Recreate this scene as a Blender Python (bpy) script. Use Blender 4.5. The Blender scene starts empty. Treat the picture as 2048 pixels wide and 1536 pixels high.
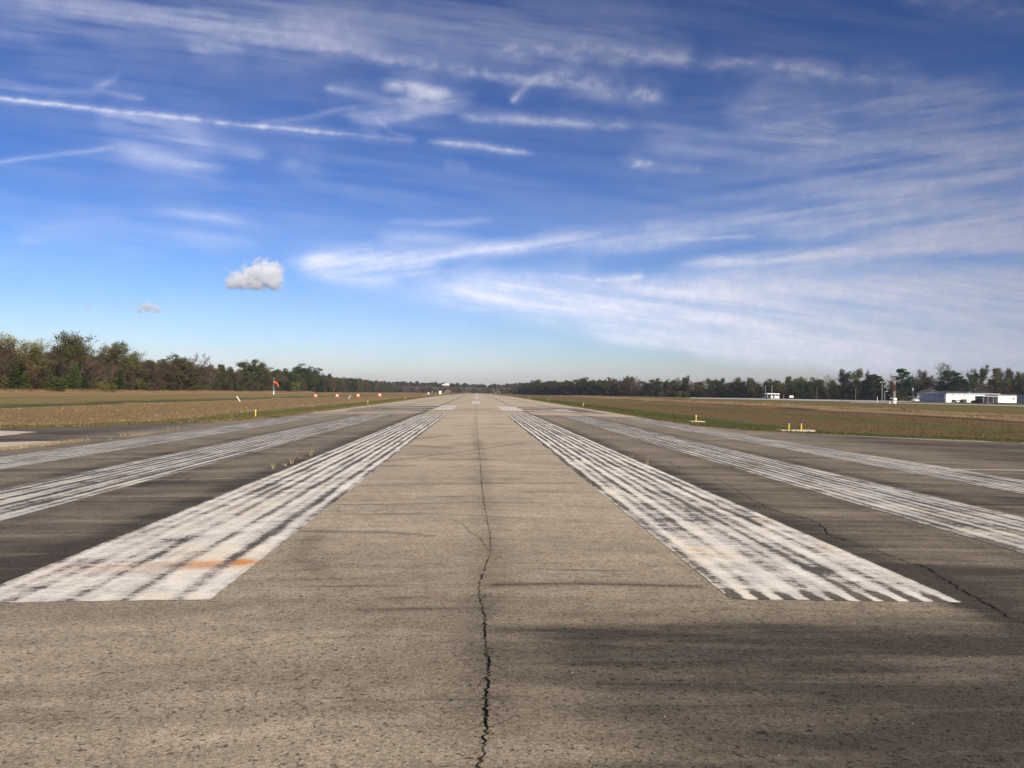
import bpy, math, random
import numpy as np
from mathutils import Vector
random.seed(7); rng = np.random.default_rng(7)
C = bpy.context.scene.collection
S = bpy.context.scene
R_ = math.radians

# ------------------------------------------------------------------ camera
F, H0 = 1560.0, 1.5
yaw = math.atan((1024 - 953.5) / F); pit = math.atan(14.8 / F); rol = .0115
fw = np.array([math.sin(yaw) * math.cos(pit), math.cos(yaw) * math.cos(pit), math.sin(pit)])
r0 = np.array([math.cos(yaw), -math.sin(yaw), 0.]); u0 = np.cross(r0, fw)
RV = math.cos(rol) * r0 + math.sin(rol) * u0; UV = math.cos(rol) * u0 - math.sin(rol) * r0
cd = bpy.data.cameras.new('camera'); cam = bpy.data.objects.new('camera', cd); C.objects.link(cam)
from mathutils import Matrix
M = Matrix.Identity(4)
for i in range(3):
    M[i][0] = RV[i]; M[i][1] = UV[i]; M[i][2] = -fw[i]
M[2][3] = H0
cam.matrix_world = M
cd.sensor_width = 36; cd.lens = F / 2048 * 36; cd.clip_start = .1; cd.clip_end = 60000
S.camera = cam

# ------------------------------------------------------------------ light
SUN_AZ, SUN_EL = 150.0, 33.0
w = bpy.data.worlds.new('World'); S.world = w; w.use_nodes = True
wt = w.node_tree; wt.nodes.clear()
sky = wt.nodes.new('ShaderNodeTexSky'); sky.sky_type = 'NISHITA'; sky.sun_disc = False
sky.sun_elevation = R_(SUN_EL); sky.sun_rotation = R_(SUN_AZ)
sky.altitude = 100; sky.air_density = 1.0; sky.dust_density = .65; sky.ozone_density = 10
bg = wt.nodes.new('ShaderNodeBackground'); bg.inputs[1].default_value = .072
gm = wt.nodes.new('ShaderNodeGamma'); gm.inputs[1].default_value = 1.66
tn = wt.nodes.new('ShaderNodeMix'); tn.data_type = 'RGBA'; tn.blend_type = 'MULTIPLY'; tn.inputs[0].default_value = 1; tn.inputs[7].default_value = (.86, .522, .395, 1)
wo = wt.nodes.new('ShaderNodeOutputWorld')
wt.links.new(sky.outputs[0], gm.inputs[0]); wt.links.new(gm.outputs[0], tn.inputs[6]); wt.links.new(tn.outputs[2], bg.inputs[0]); wt.links.new(bg.outputs[0], wo.inputs[0])
sd = bpy.data.lights.new('sun', 'SUN'); sd.energy = 5.0; sd.angle = R_(.53); sd.color = (1, .88, .68)
sun = bpy.data.objects.new('sun', sd); C.objects.link(sun)
sv = Vector((math.sin(R_(SUN_AZ)) * math.cos(R_(SUN_EL)), math.cos(R_(SUN_AZ)) * math.cos(R_(SUN_EL)), math.sin(R_(SUN_EL))))
sun.rotation_euler = sv.to_track_quat('Z', 'Y').to_euler(); sun.location = (0, 0, 60)
S.view_settings.view_transform = 'Standard'; S.view_settings.look = 'None'
S.view_settings.exposure = 0.25; S.view_settings.gamma = 1
S.cycles.volume_bounces = 12; S.cycles.transparent_max_bounces = 24; S.cycles.max_bounces = 14; S.cycles.diffuse_bounces = 3

# ------------------------------------------------------------------ numpy noise
def _h(ix, iy, s):
    n = (ix * 374761393 + iy * 668265263 + s * 2147483647) & 0xffffffff
    n = ((n ^ (n >> 13)) * 1274126177) & 0xffffffff
    return ((n ^ (n >> 16)) & 0xffff) / 65535.0
def vn(x, y, s=0):
    ix = np.floor(x).astype(np.int64); iy = np.floor(y).astype(np.int64)
    fx = x - ix; fy = y - iy; fx = fx * fx * (3 - 2 * fx); fy = fy * fy * (3 - 2 * fy)
    a = _h(ix, iy, s); b = _h(ix + 1, iy, s); c = _h(ix, iy + 1, s); d = _h(ix + 1, iy + 1, s)
    return (a * (1 - fx) + b * fx) * (1 - fy) + (c * (1 - fx) + d * fx) * fy
def fbm(x, y, s=0, o=4):
    v = 0; a = .5; t = 0
    for k in range(o):
        v = v + a * vn(x * 2 ** k + 17.3 * k, y * 2 ** k - 9.1 * k, s + k); t += a; a *= .5
    return v / t
def sm(a, b, x):
    t = np.clip((x - a) / (b - a), 0, 1); return t * t * (3 - 2 * t)
def pdist(x, y, pts):
    best = np.full(np.shape(x), 1e9); par = np.zeros(np.shape(x)); acc = 0
    for (x0, y0), (x1, y1) in zip(pts[:-1], pts[1:]):
        dx, dy = x1 - x0, y1 - y0; L = math.hypot(dx, dy)
        t = np.clip(((x - x0) * dx + (y - y0) * dy) / (L * L), 0, 1)
        d = np.hypot(x - x0 - t * dx, y - y0 - t * dy)
        m = d < best; best = np.where(m, d, best); par = np.where(m, acc + t * L, par); acc += L
    return best, par / acc

# ------------------------------------------------------------------ terrain
END = 1350.0
EL = [(-400, 5), (-60, 27), (-30, 32), (-19.9, 33.6), (-18.2, 34.3), (-15.3, 37.4), (-12.6, 41), (-11.8, 46), (-11.8, END)]
ER = [(400, -25), (150, 10), (40, 27), (22.2, 30.7), (17.75, 31.9), (14.5, 34.0), (12.6, 36.0), (11.5, 39), (11.3, 46), (11.3, END)]
def edgeL(Y): return -np.interp(Y, [p[1] for p in EL], [p[0] for p in EL])
def edgeR(Y): return np.interp(Y, [p[1] for p in ER], [p[0] for p in ER])
def lat_of(X, Y):
    X = np.asarray(X, float); Y = np.asarray(Y, float)
    dl, _ = pdist(X, Y, EL); dr, _ = pdist(X, Y, ER)
    ins = (X > -edgeL(Y)) & (X < edgeR(Y)) & (Y < END)
    d = np.where(X < 0, dl, dr)
    return 12 + np.where(ins, -d, d)
PL = ([0, 10, 25, 40, 45, 55, 132, 300, 3000], [0, -.15, -.4, -.7, -.75, -.2, 0, .5, .5])
PR = ([0, 10, 28, 50, 65, 100, 500, 3000], [0, -.15, -.6, -1.1, -1.25, -1.2, -1.2, -1.2])
def HT(X, Y):
    X = np.asarray(X, float); Y = np.asarray(Y, float)
    l = np.maximum(lat_of(X, Y) - 12, 0)
    z = -.015 * np.minimum(np.abs(X), 30)
    z = z + np.where(X < 0, np.interp(l, *PL), np.interp(l, *PR))
    z = z - np.clip(Y - 250, 0, 1250) * .0022 * (1 - sm(20, 120, X))
    bump = (fbm(X * .04, Y * .02, 3, 3) - .5) * .25 * sm(6, 40, l) * (1 - sm(95, 125, X))
    hill = sm(1370, 1570, Y) * 12.5 * (.8 + .4 * vn(X * .006, Y * 0 + .3, 8))
    return z + bump + hill
def ray(px, py):
    d = fw + RV * (px - 1024) / F + UV * (768 - py) / F
    return d
def gp(px, py):
    d = ray(px, py); z = 0.
    for _ in range(40):
        t = min(max((z - H0) / d[2], 0), 3000) if d[2] < 0 else 3000
        z = .5 * z + .5 * float(HT(d[0] * t, d[1] * t))
    return d[0] * t, d[1] * t, z
def at_y(px, Y):
    d = ray(px, 784); return d[0] / d[1] * Y

# ------------------------------------------------------------------ objects
def tag(o, label=None, cat=None, group=None, kind=None):
    if label: o['label'] = label
    if cat: o['category'] = cat
    if group: o['group'] = group
    if kind: o['kind'] = kind
    return o
def mesh_np(name, V, Fc, mats, parent=None, smooth=False, midx=None):
    me = bpy.data.meshes.new(name)
    V = np.asarray(V, np.float32); Fc = np.asarray(Fc, np.int32)
    n = Fc.shape[1]
    me.vertices.add(len(V)); me.vertices.foreach_set('co', V.ravel())
    me.loops.add(Fc.size); me.loops.foreach_set('vertex_index', Fc.ravel())
    me.polygons.add(len(Fc)); me.polygons.foreach_set('loop_start', np.arange(0, Fc.size, n, dtype=np.int32))
    if smooth: me.polygons.foreach_set('use_smooth', np.ones(len(Fc), bool))
    for m in (mats if isinstance(mats, list) else [mats]): me.materials.append(m)
    if midx is not None: me.polygons.foreach_set('material_index', np.asarray(midx, np.int32))
    me.update(calc_edges=True); me.validate()
    o = bpy.data.objects.new(name, me); C.objects.link(o)
    if parent: o.parent = parent
    return o
def attr(o, name, vals):
    a = o.data.attributes.new(name, 'FLOAT', 'POINT'); a.data.foreach_set('value', np.asarray(vals, np.float32))
def attr_col(o, name, vals):
    a = o.data.attributes.new(name, 'FLOAT_COLOR', 'POINT')
    v = np.ones((len(vals), 4), np.float32); v[:, :3] = vals; a.data.foreach_set('color', v.ravel())
def grid(xs, ys):
    nx, ny = len(xs), len(ys)
    i = np.arange(nx - 1)[None, :] + np.arange(ny - 1)[:, None] * nx
    return np.stack([i, i + 1, i + nx + 1, i + nx], -1).reshape(-1, 4)
class MB:
    def __init__(s): s.v = []; s.f = []
    def add(s, vs, fs):
        n = len(s.v); s.v += [tuple(p) for p in vs]; s.f += [tuple(i + n for i in f) for f in fs]
    def box(s, c, d, rz=0, taper=1.0):
        cx, cy, cz = c; hx, hy, hz = d[0] / 2, d[1] / 2, d[2] / 2; vs = []
        for z in (-hz, hz):
            k = taper if z > 0 else 1
            for x, y in ((-hx, -hy), (hx, -hy), (hx, hy), (-hx, hy)):
                x *= k; y *= k
                vs.append((cx + x * math.cos(rz) - y * math.sin(rz), cy + x * math.sin(rz) + y * math.cos(rz), cz + z))
        s.add(vs, [(0, 3, 2, 1), (4, 5, 6, 7), (0, 1, 5, 4), (1, 2, 6, 5), (2, 3, 7, 6), (3, 0, 4, 7)]); return s
    def tube(s, p0, p1, r0, r1=None, n=8, cap=True):
        r1 = r0 if r1 is None else r1
        a = Vector(p0); b = Vector(p1); d = (b - a).normalized()
        u = d.orthogonal().normalized(); v = d.cross(u)
        vs = []
        for p, r in ((a, r0), (b, r1)):
            for k in range(n):
                t = 2 * math.pi * k / n; vs.append(p + (u * math.cos(t) + v * math.sin(t)) * r)
        fs = [(k, (k + 1) % n, n + (k + 1) % n, n + k) for k in range(n)]
        if cap: fs += [tuple(range(n - 1, -1, -1)), tuple(range(n, 2 * n))]
        s.add(vs, fs); return s
    def sphere(s, c, r, n=10, m=6, sz=1.0):
        vs = []; fs = []
        for j in range(m + 1):
            t = math.pi * j / m
            for k in range(n):
                p = 2 * math.pi * k / n
                vs.append((c[0] + r * math.sin(t) * math.cos(p), c[1] + r * math.sin(t) * math.sin(p), c[2] + r * sz * math.cos(t)))
        for j in range(m):
            for k in range(n): fs.append((j * n + k, (j + 1) * n + k, (j + 1) * n + (k + 1) % n, j * n + (k + 1) % n))
        s.add(vs, fs); return s
    def prism(s, prof, y0, y1):            # profile in xz, extruded along y
        n = len(prof); vs = [(x, y0, z) for x, z in prof] + [(x, y1, z) for x, z in prof]
        s.add(vs, [(k, (k + 1) % n, n + (k + 1) % n, n + k) for k in range(n)] + [tuple(range(n - 1, -1, -1)), tuple(range(n, 2 * n))]); return s
    def build(s, name, mat, parent=None, smooth=False):
        me = bpy.data.meshes.new(name); me.from_pydata(s.v, [], s.f); me.materials.append(mat)
        if smooth:
            for p in me.polygons: p.use_smooth = True
        me.update(); o = bpy.data.objects.new(name, me); C.objects.link(o)
        if parent: o.parent = parent
        return o
def empty(name, loc, rz=0, sc=1):
    o = bpy.data.objects.new(name, None); C.objects.link(o); o.location = loc; o.rotation_euler = (0, 0, rz); o.scale = (sc, sc, sc)
    o.empty_display_size = .2
    return o
def copy_tree(o, parent=None):
    c = o.copy(); C.objects.link(c); c.parent = parent
    for ch in [k for k in S.objects if k.parent == o]: copy_tree(ch, c)
    return c
def copy_fast(root, kids):
    c = root.copy(); C.objects.link(c)
    for k in kids:
        d = k.copy(); C.objects.link(d); d.parent = c
    return c

# ------------------------------------------------------------------ materials
class NT:
    def __init__(s, name):
        s.m = bpy.data.materials.new(name); s.m.use_nodes = True; s.t = s.m.node_tree; s.t.nodes.clear()
        s.out = s.n('ShaderNodeOutputMaterial')
    def n(s, t, **k):
        nd = s.t.nodes.new(t)
        for a, b in k.items(): setattr(nd, a, b)
        return nd
    def l(s, a, b): s.t.links.new(a, b)
    def val(s, sock, v):
        if hasattr(v, 'links'): s.l(v, sock)
        else: sock.default_value = v
    def math(s, op, a, b=0, clamp=False):
        nd = s.n('ShaderNodeMath', operation=op, use_clamp=clamp); s.val(nd.inputs[0], a); s.val(nd.inputs[1], b); return nd.outputs[0]
    def map(s, v, a, b, c=0, d=1):
        nd = s.n('ShaderNodeMapRange', interpolation_type='SMOOTHSTEP'); s.val(nd.inputs[0], v)
        for i, q in zip((1, 2, 3, 4), (a, b, c, d)): nd.inputs[i].default_value = q
        return nd.outputs[0]
    def mix(s, f, a, b, mode='MIX'):
        nd = s.n('ShaderNodeMix', data_type='RGBA', blend_type=mode); s.val(nd.inputs[0], f)
        for sk, q in ((nd.inputs[6], a), (nd.inputs[7], b)):
            if isinstance(q, tuple): sk.default_value = (*q, 1)
            else: s.l(q, sk)
        return nd.outputs[2]
    def noise(s, vec, scale, detail=3, rough=.55, sc3=None, dist=0):
        if sc3 is not None:
            mp = s.n('ShaderNodeMapping'); mp.inputs['Scale'].default_value = sc3; s.l(vec, mp.inputs[0]); vec = mp.outputs[0]
        nd = s.n('ShaderNodeTexNoise'); nd.inputs['Scale'].default_value = scale; nd.inputs['Detail'].default_value = detail
        nd.inputs['Roughness'].default_value = rough; nd.inputs['Distortion'].default_value = dist
        s.l(vec, nd.inputs['Vector']); return nd.outputs[0]
    def coord(s): return s.n('ShaderNodeTexCoord').outputs['Object']
    def attr(s, name, out=2): return s.n('ShaderNodeAttribute', attribute_name=name).outputs[out]
    def ramp(s, f, stops, interp='LINEAR'):
        nd = s.n('ShaderNodeValToRGB'); nd.color_ramp.interpolation = interp; s.l(f, nd.inputs[0]); e = nd.color_ramp.elements
        while len(e) < len(stops): e.new(.5)
        for q, (p, c) in zip(e, stops): q.position = p; q.color = (*c, 1)
        return nd.outputs[0]
    def bsdf(s, col, rough=.8, spec=.3, bump=None, bs=.3, bd=.02, metal=0):
        b = s.n('ShaderNodeBsdfPrincipled')
        if isinstance(col, tuple): b.inputs['Base Color'].default_value = (*col, 1)
        else: s.l(col, b.inputs['Base Color'])
        s.val(b.inputs['Roughness'], rough); b.inputs['Specular IOR Level'].default_value = spec; b.inputs['Metallic'].default_value = metal
        if bump is not None:
            bn = s.n('ShaderNodeBump'); bn.inputs['Strength'].default_value = bs; bn.inputs['Distance'].default_value = bd
            s.l(bump, bn.inputs['Height']); s.l(bn.outputs[0], b.inputs['Normal'])
        s.l(b.outputs[0], s.out.inputs[0]); return b
def simple(name, col, rough=.7, spec=.3, var=.12, scale=3, metal=0):
    n = NT(name); nz = n.noise(n.coord(), scale, 4)
    k = n.map(nz, .25, .75, 1 - var, 1 + var)
    mv = n.n('ShaderNodeVectorMath', operation='SCALE'); mv.inputs[0].default_value = col; n.l(k, mv.inputs['Scale'])
    n.bsdf(mv.outputs[0], rough, spec, metal=metal); return n.m
def emis(name, col, st):
    n = NT(name); e = n.n('ShaderNodeEmission'); e.inputs[0].default_value = (*col, 1); e.inputs[1].default_value = st
    n.l(e.outputs[0], n.out.inputs[0]); return n.m

def asphalt_color(n, P, dark):
    """aged asphalt colour from a 0..1 darkness"""
    big = n.noise(P, .35, 4, .6)
    strk = n.noise(P, 1.0, 4, .6, (.22, 1.7, 1), .6)
    strk2 = n.noise(P, 1.0, 3, .6, (.5, 5.0, 1), .4)
    d = n.math('ADD', dark, n.math('MULTIPLY', n.math('SUBTRACT', strk, .5), n.math('ADD', n.math('MULTIPLY', dark, 1.25), .14)))
    d = n.math('ADD', d, n.math('MULTIPLY', n.math('SUBTRACT', strk2, .5), n.math('ADD', n.math('MULTIPLY', dark, .7), .06)))
    d = n.math('ADD', d, n.math('MULTIPLY', n.math('SUBTRACT', big, .5), .55), True)
    base = n.ramp(d, [(0, (.50, .424, .312)), (.35, (.30, .252, .186)), (.7, (.157, .132, .098)), (1, (.068, .0585, .048))])
    ag = n.noise(P, 95, 3, .75)
    agm = n.map(ag, .36, .66, .74, 1.24)
    vo = n.n('ShaderNodeTexVoronoi'); vo.inputs['Scale'].default_value = 70; n.l(P, vo.inputs['Vector'])
    vc = n.n('ShaderNodeSeparateColor'); n.l(vo.outputs['Color'], vc.inputs[0])
    st = n.map(vc.outputs[0], .0, 1., .80, 1.2)
    pit = n.noise(P, 32, 3, .7)
    pm = n.map(pit, .35, .43, .35, 1.0)
    k = n.math('MULTIPLY', n.math('MULTIPLY', agm, st), pm)
    mid = n.noise(P, 5, 4, .6); k = n.math('MULTIPLY', k, n.map(mid, .3, .7, .9, 1.1))
    mv = n.n('ShaderNodeVectorMath', operation='SCALE'); n.l(base, mv.inputs[0]); n.l(k, mv.inputs['Scale'])
    hgt = n.math('ADD', n.math('MULTIPLY', ag, .6), n.math('MULTIPLY', pm, .5))
    return mv.outputs[0], hgt
def blob(n, P, cx, cy, sx, sy, p=1.0):
    mp = n.n('ShaderNodeMapping', vector_type='TEXTURE'); mp.inputs['Location'].default_value = (cx, cy, 0); mp.inputs['Scale'].default_value = (sx, sy, 1e6)
    n.l(P, mp.inputs[0]); ln = n.n('ShaderNodeVectorMath', operation='LENGTH'); n.l(mp.outputs[0], ln.inputs[0])
    return n.math('MULTIPLY', n.map(ln.outputs['Value'], 0, 1, 1, 0), p)
RUST = []   # (x, y, half length x, half width y, strength)
for (px, py, sx, sy, p) in [(482, 1126, .36, .22, 1.0), (410, 1131, .6, .32, .75), (250, 1136, 1.3, .3, .35), (868, 1187, .055, .05, .8), (1180, 1186, .13, .035, .75),
                            (1130, 1162, .1, .02, .6), (1100, 1054, .14, .04, .75), (850, 1112, .1, .03, .5), (905, 1100, .1, .03, .45), (1528, 1041, .3, .12, .55), (1060, 948, .2, .06, .5),
                            (1870, 1291, .13, .03, .6), (1390, 1100, .25, .1, .35), (1100, 1007, .12, .05, .6), (380, 1320, .2, .03, .35), (640, 1025, .2, .08, .4), (780, 915, .4, .1, .25), (1650, 1092, .12, .03, .5)]:
    g = gp(px, py); RUST.append((g[0], g[1], sx, sy, p))
def rusty(n, P, col, which, k=1.0):
    Pn = n.noise(P, 7, 5, .75); nv = n.n('ShaderNodeVectorMath', operation='ADD'); n.l(P, nv.inputs[0])
    cb = n.n('ShaderNodeCombineXYZ'); n.l(n.math('MULTIPLY', n.math('SUBTRACT', Pn, .5), .34), cb.inputs[1]); n.l(cb.outputs[0], nv.inputs[1])
    tot = None
    for i in which:
        b = blob(n, nv.outputs[0], *RUST[i]); tot = b if tot is None else n.math('MAXIMUM', tot, b)
    tint = n.mix(.45, n.mix(1.0, col, (1.0, .45, .10), 'MULTIPLY'), (.52, .20, .035))
    return n.mix(n.math('MULTIPLY', tot, k), col, tint)

def mat_runway():
    n = NT('asphalt'); P = n.coord(); dk = n.attr('dark')
    col, h = asphalt_color(n, P, dk)
    col = rusty(n, P, col, [0, 3, 4, 5, 6, 7, 8, 10, 11, 13, 14], .45)
    # fine hairline cracking
    vo = n.n('ShaderNodeTexVoronoi', feature='DISTANCE_TO_EDGE'); vo.inputs['Scale'].default_value = .42
    nz = n.noise(P, 1.6, 6, .65); mv = n.n('ShaderNodeMapping'); n.l(P, mv.inputs[0]); mv.inputs['Scale'].default_value = (.55, 1, 1)
    ad = n.n('ShaderNodeVectorMath', operation='ADD'); n.l(mv.outputs[0], ad.inputs[0]); n.l(nz, ad.inputs[1]); n.l(ad.outputs[0], vo.inputs['Vector'])
    cr = n.map(vo.outputs['Distance'], .001, .009, 1, 0); br = n.map(n.noise(P, .5, 3), .47, .6, 0, .6)
    col = n.mix(n.math('MULTIPLY', cr, br), col, (.05, .045, .04))
    n.bsdf(col, .9, .12, h, .5, .006); return n.m
def mat_paint(clean=0.0, rust=(), seed=0, col_=(.84, .79, .70), teeth=0.0):
    n = NT('runway_paint'); P0 = n.coord()
    mp = n.n('ShaderNodeMapping'); mp.inputs['Location'].default_value = (seed * 3.7, seed * 7.1, 0); n.l(P0, mp.inputs[0]); P = mp.outputs[0]
    sp = n.n('ShaderNodeSeparateXYZ'); n.l(P, sp.inputs[0])
    Y = n.n('ShaderNodeSeparateXYZ'); n.l(P0, Y.inputs[0])
    wob = n.noise(P, .6, 4)
    xx = n.math('ADD', sp.outputs[0], n.math('MULTIPLY', wob, .09))
    line = n.math('SINE', n.math('MULTIPLY', xx, 2 * math.pi / .195))
    line2 = n.math('SINE', n.math('MULTIPLY', xx, 2 * math.pi / .37)); line = n.math('ADD', n.math('MULTIPLY', n.math('ADD', line, line2), .25), .5)                       # nozzle gaps
    strk = n.noise(P, 1, 3, .6, (5.5, .22, 1))
    strk2 = n.noise(P, 1, 2, .6, (2.0, .6, 1))
    patch = n.noise(P, 1.1, 5, .7)
    cross = n.noise(P, 1.0, 5, .7, (.8, 3.5, 1))
    fine = n.noise(P, 28, 4, .75)
    fine2 = n.noise(P, 7, 5, .75, (1, 2.2, 1))
    far = n.map(Y.outputs[1], 6, 40, 0, .06)
    fw_ = n.map(Y.outputs[1], 6, 24, 0, 1); l1 = n.math('SUBTRACT', n.math('MULTIPLY', n.math('ADD', n.math('SINE', n.math('MULTIPLY', xx, 2 * math.pi / .195)), 1), .5), .5)
    e = n.math('ADD', n.math('ADD', n.math('MULTIPLY', line, .22), n.math('MULTIPLY', n.math('MULTIPLY', l1, fw_), .24)), n.math('MULTIPLY', strk, .55))
    e = n.math('ADD', e, n.math('MULTIPLY', strk2, .38)); e = n.math('ADD', e, n.math('MULTIPLY', patch, .25)); e = n.math('ADD', e, n.math('MULTIPLY', cross, .40))
    e = n.math('ADD', e, n.math('MULTIPLY', fine, .42)); e = n.math('ADD', e, n.math('MULTIPLY', fine2, .50)); e = n.math('ADD', e, far)
    e = n.math('SUBTRACT', e, n.map(Y.outputs[1], 6.2, 9.5, .04, 0))
    if teeth: e = n.math('ADD', e, n.math('MULTIPLY', n.math('MULTIPLY', n.map(Y.outputs[1], 5.78, 6.12, teeth, 0), n.math('SUBTRACT', n.math('MULTIPLY', n.math('ADD', n.math('SINE', n.math('MULTIPLY', xx, 2 * math.pi / .195)), 1), .5), .25)), 1.0))
    ero = n.map(e, 1.41 + clean, 1.52 + clean, 0, .92)
    thinp = n.map(e, 1.22 + clean, 1.48 + clean, 0, .6)
    acol, h = asphalt_color(n, P0, n.math('ADD', .93, 0))
    dirt = n.map(n.noise(P, 2.2, 5, .7), .35, .68, 0, .75)
    pc = n.mix(dirt, col_, (.52, .50, .455)); yl = n.map(n.noise(P, .8, 3), .45, .68, 0, .6); pc = n.mix(yl, pc, (.80, .71, .53))
    pits = n.map(n.noise(P, 40, 4, .85), .57, .66, 0, .75); pc = n.mix(pits, pc, (.2, .18, .16))
    if rust: pc = rusty(n, P0, pc, rust)
    c = n.mix(thinp, pc, (.26, .24, .225)); c = n.mix(ero, c, acol)
    n.bsdf(c, .8, .2, h, .35, .004); return n.m
def lat_ramp_stops(st, lo, hi): return [((a - lo) / (hi - lo), c) for a, c in st]
TAN = (.34, .235, .115); BRN = (.235, .155, .08); GRN = (.11, .13, .04); OLV = (.19, .16, .06); STR = (.42, .30, .165); DRK = (.065, .055, .035); DGR = (.06, .075, .03); RST = (.20, .12, .06)
LS = [(12, RST), (12.7, TAN), (13.6, OLV), (14.4, (.14, .15, .05)), (15.8, (.14, .15, .05)), (17.2, OLV), (19, TAN), (30, (.29, .20, .10)), (48, (.31, .22, .105)), (51.5, OLV), (52.6, STR), (54, STR), (56, (.09, .095, .04)), (59, (.09, .095, .04)), (63, (.25, .19, .085)), (72, (.30, .215, .11)), (80, (.22, .175, .075)), (92, TAN), (105, TAN), (120, (.31, .23, .11)), (136, STR), (142, (.12, .09, .05)), (200, (.09, .075, .045))]  # dark green stops paint the ditch's shadowed slope into the grass
RS = [(12, OLV), (13.5, OLV), (14.5, GRN), (17.5, GRN), (19.5, (.22, .175, .075)), (24, BRN), (33, (.22, .15, .075)), (37, (.16, .15, .06)), (43, (.17, .15, .06)), (47, BRN), (58, (.21, .14, .075)), (66, (.25, .165, .085)), (70, DRK), (74, (.12, .075, .045)), (77, STR), (90, (.33, .23, .125)), (98, STR), (104, OLV), (120, (.20, .165, .07)), (160, OLV), (200, OLV)]
def mat_ground():
    n = NT('field_grass'); P = n.coord(); lat = n.attr('lat'); side = n.attr('side')
    w1 = n.math('SUBTRACT', n.noise(P, 1, 4, .6, (.10, .035, 1)), .5); w2 = n.math('SUBTRACT', n.noise(P, .7, 4, .65), .5); w3 = n.math('SUBTRACT', n.noise(P, 3.5, 3, .7), .5)
    l0 = n.math('SUBTRACT', lat, 12); amp = n.map(l0, 0, 40, .12, 1)
    ll = n.math('ADD', lat, n.math('MULTIPLY', n.math('MULTIPLY', w1, amp), 22))
    ll = n.math('ADD', ll, n.math('MULTIPLY', w2, 4)); ll = n.math('ADD', ll, n.math('MULTIPLY', w3, 2.4))
    a = n.math('DIVIDE', n.math('SUBTRACT', ll, 12), 188, True)
    # 12..200 m on a square-root scale keeps the narrow edge bands crisp
    q = n.math('POWER', a, .5)
    f = lambda st, k: [(((s - 12) / 188) ** .5, tuple(v * k for v in c)) for s, c in st]
    cl = n.ramp(q, f(LS, .9)); cr = n.ramp(q, f(RS, .78)); c = n.mix(side, cl, cr)
    p1 = n.map(n.noise(P, .45, 6, .75), .35, .68, 0, 1)
    c = n.mix(n.math('MULTIPLY', p1, .35), c, (.12, .11, .042)); p2 = n.map(n.noise(P, .9, 5, .8, (1.3, 1, 1)), .52, .68, 0, .6)
    c = n.mix(n.math('MULTIPLY', p2, n.math('ADD', .45, n.math('MULTIPLY', n.math('SUBTRACT', 1.0, side), .5))), c, (.34, .25, .125)); p3 = n.map(n.noise(P, 1.7, 5, .8), .55, .7, 0, .55); c = n.mix(p3, c, (.13, .08, .045))
    k = n.map(n.noise(P, 9, 5, .8), .3, .7, .6, 1.35)
    mv = n.n('ShaderNodeVectorMath', operation='SCALE'); n.l(c, mv.inputs[0]); n.l(k, mv.inputs['Scale'])
    n.bsdf(mv.outputs[0], .95, .05, n.noise(P, 6, 5, .8), .8, .12); return n.m
def mat_leaf(name, c1, c2, trans=.25, scale=.25):
    n = NT(name); P = n.coord(); oi = n.n('ShaderNodeObjectInfo').outputs['Random']
    nz = n.map(n.noise(P, scale, 3, .7), .35, .65, 0, 1)
    c = n.mix(nz, c1, c2)
    hs = n.n('ShaderNodeHueSaturation'); n.l(c, hs.inputs['Color']); n.l(n.map(oi, 0, 1, .47, .53), hs.inputs['Hue']); 
    oi2 = n.math('FRACT', n.math('MULTIPLY', oi, 7.31)); n.l(n.map(oi2, 0, 1, .72, 1.28), hs.inputs['Value'])
    d = n.n('ShaderNodeBsdfDiffuse'); n.l(hs.outputs[0], d.inputs[0]); t = n.n('ShaderNodeBsdfTranslucent'); n.l(hs.outputs[0], t.inputs[0])
    mx = n.n('ShaderNodeMixShader'); mx.inputs[0].default_value = trans; n.l(d.outputs[0], mx.inputs[1]); n.l(t.outputs[0], mx.inputs[2]); n.l(mx.outputs[0], n.out.inputs[0])
    return n.m
def mat_blade():
    n = NT('grass_blade'); c = n.attr('Col', 0)
    d = n.n('ShaderNodeBsdfDiffuse'); n.l(c, d.inputs[0]); t = n.n('ShaderNodeBsdfTranslucent'); n.l(c, t.inputs[0])
    mx = n.n('ShaderNodeMixShader'); mx.inputs[0].default_value = .3; n.l(d.outputs[0], mx.inputs[1]); n.l(t.outputs[0], mx.inputs[2]); n.l(mx.outputs[0], n.out.inputs[0]); return n.m

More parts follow.
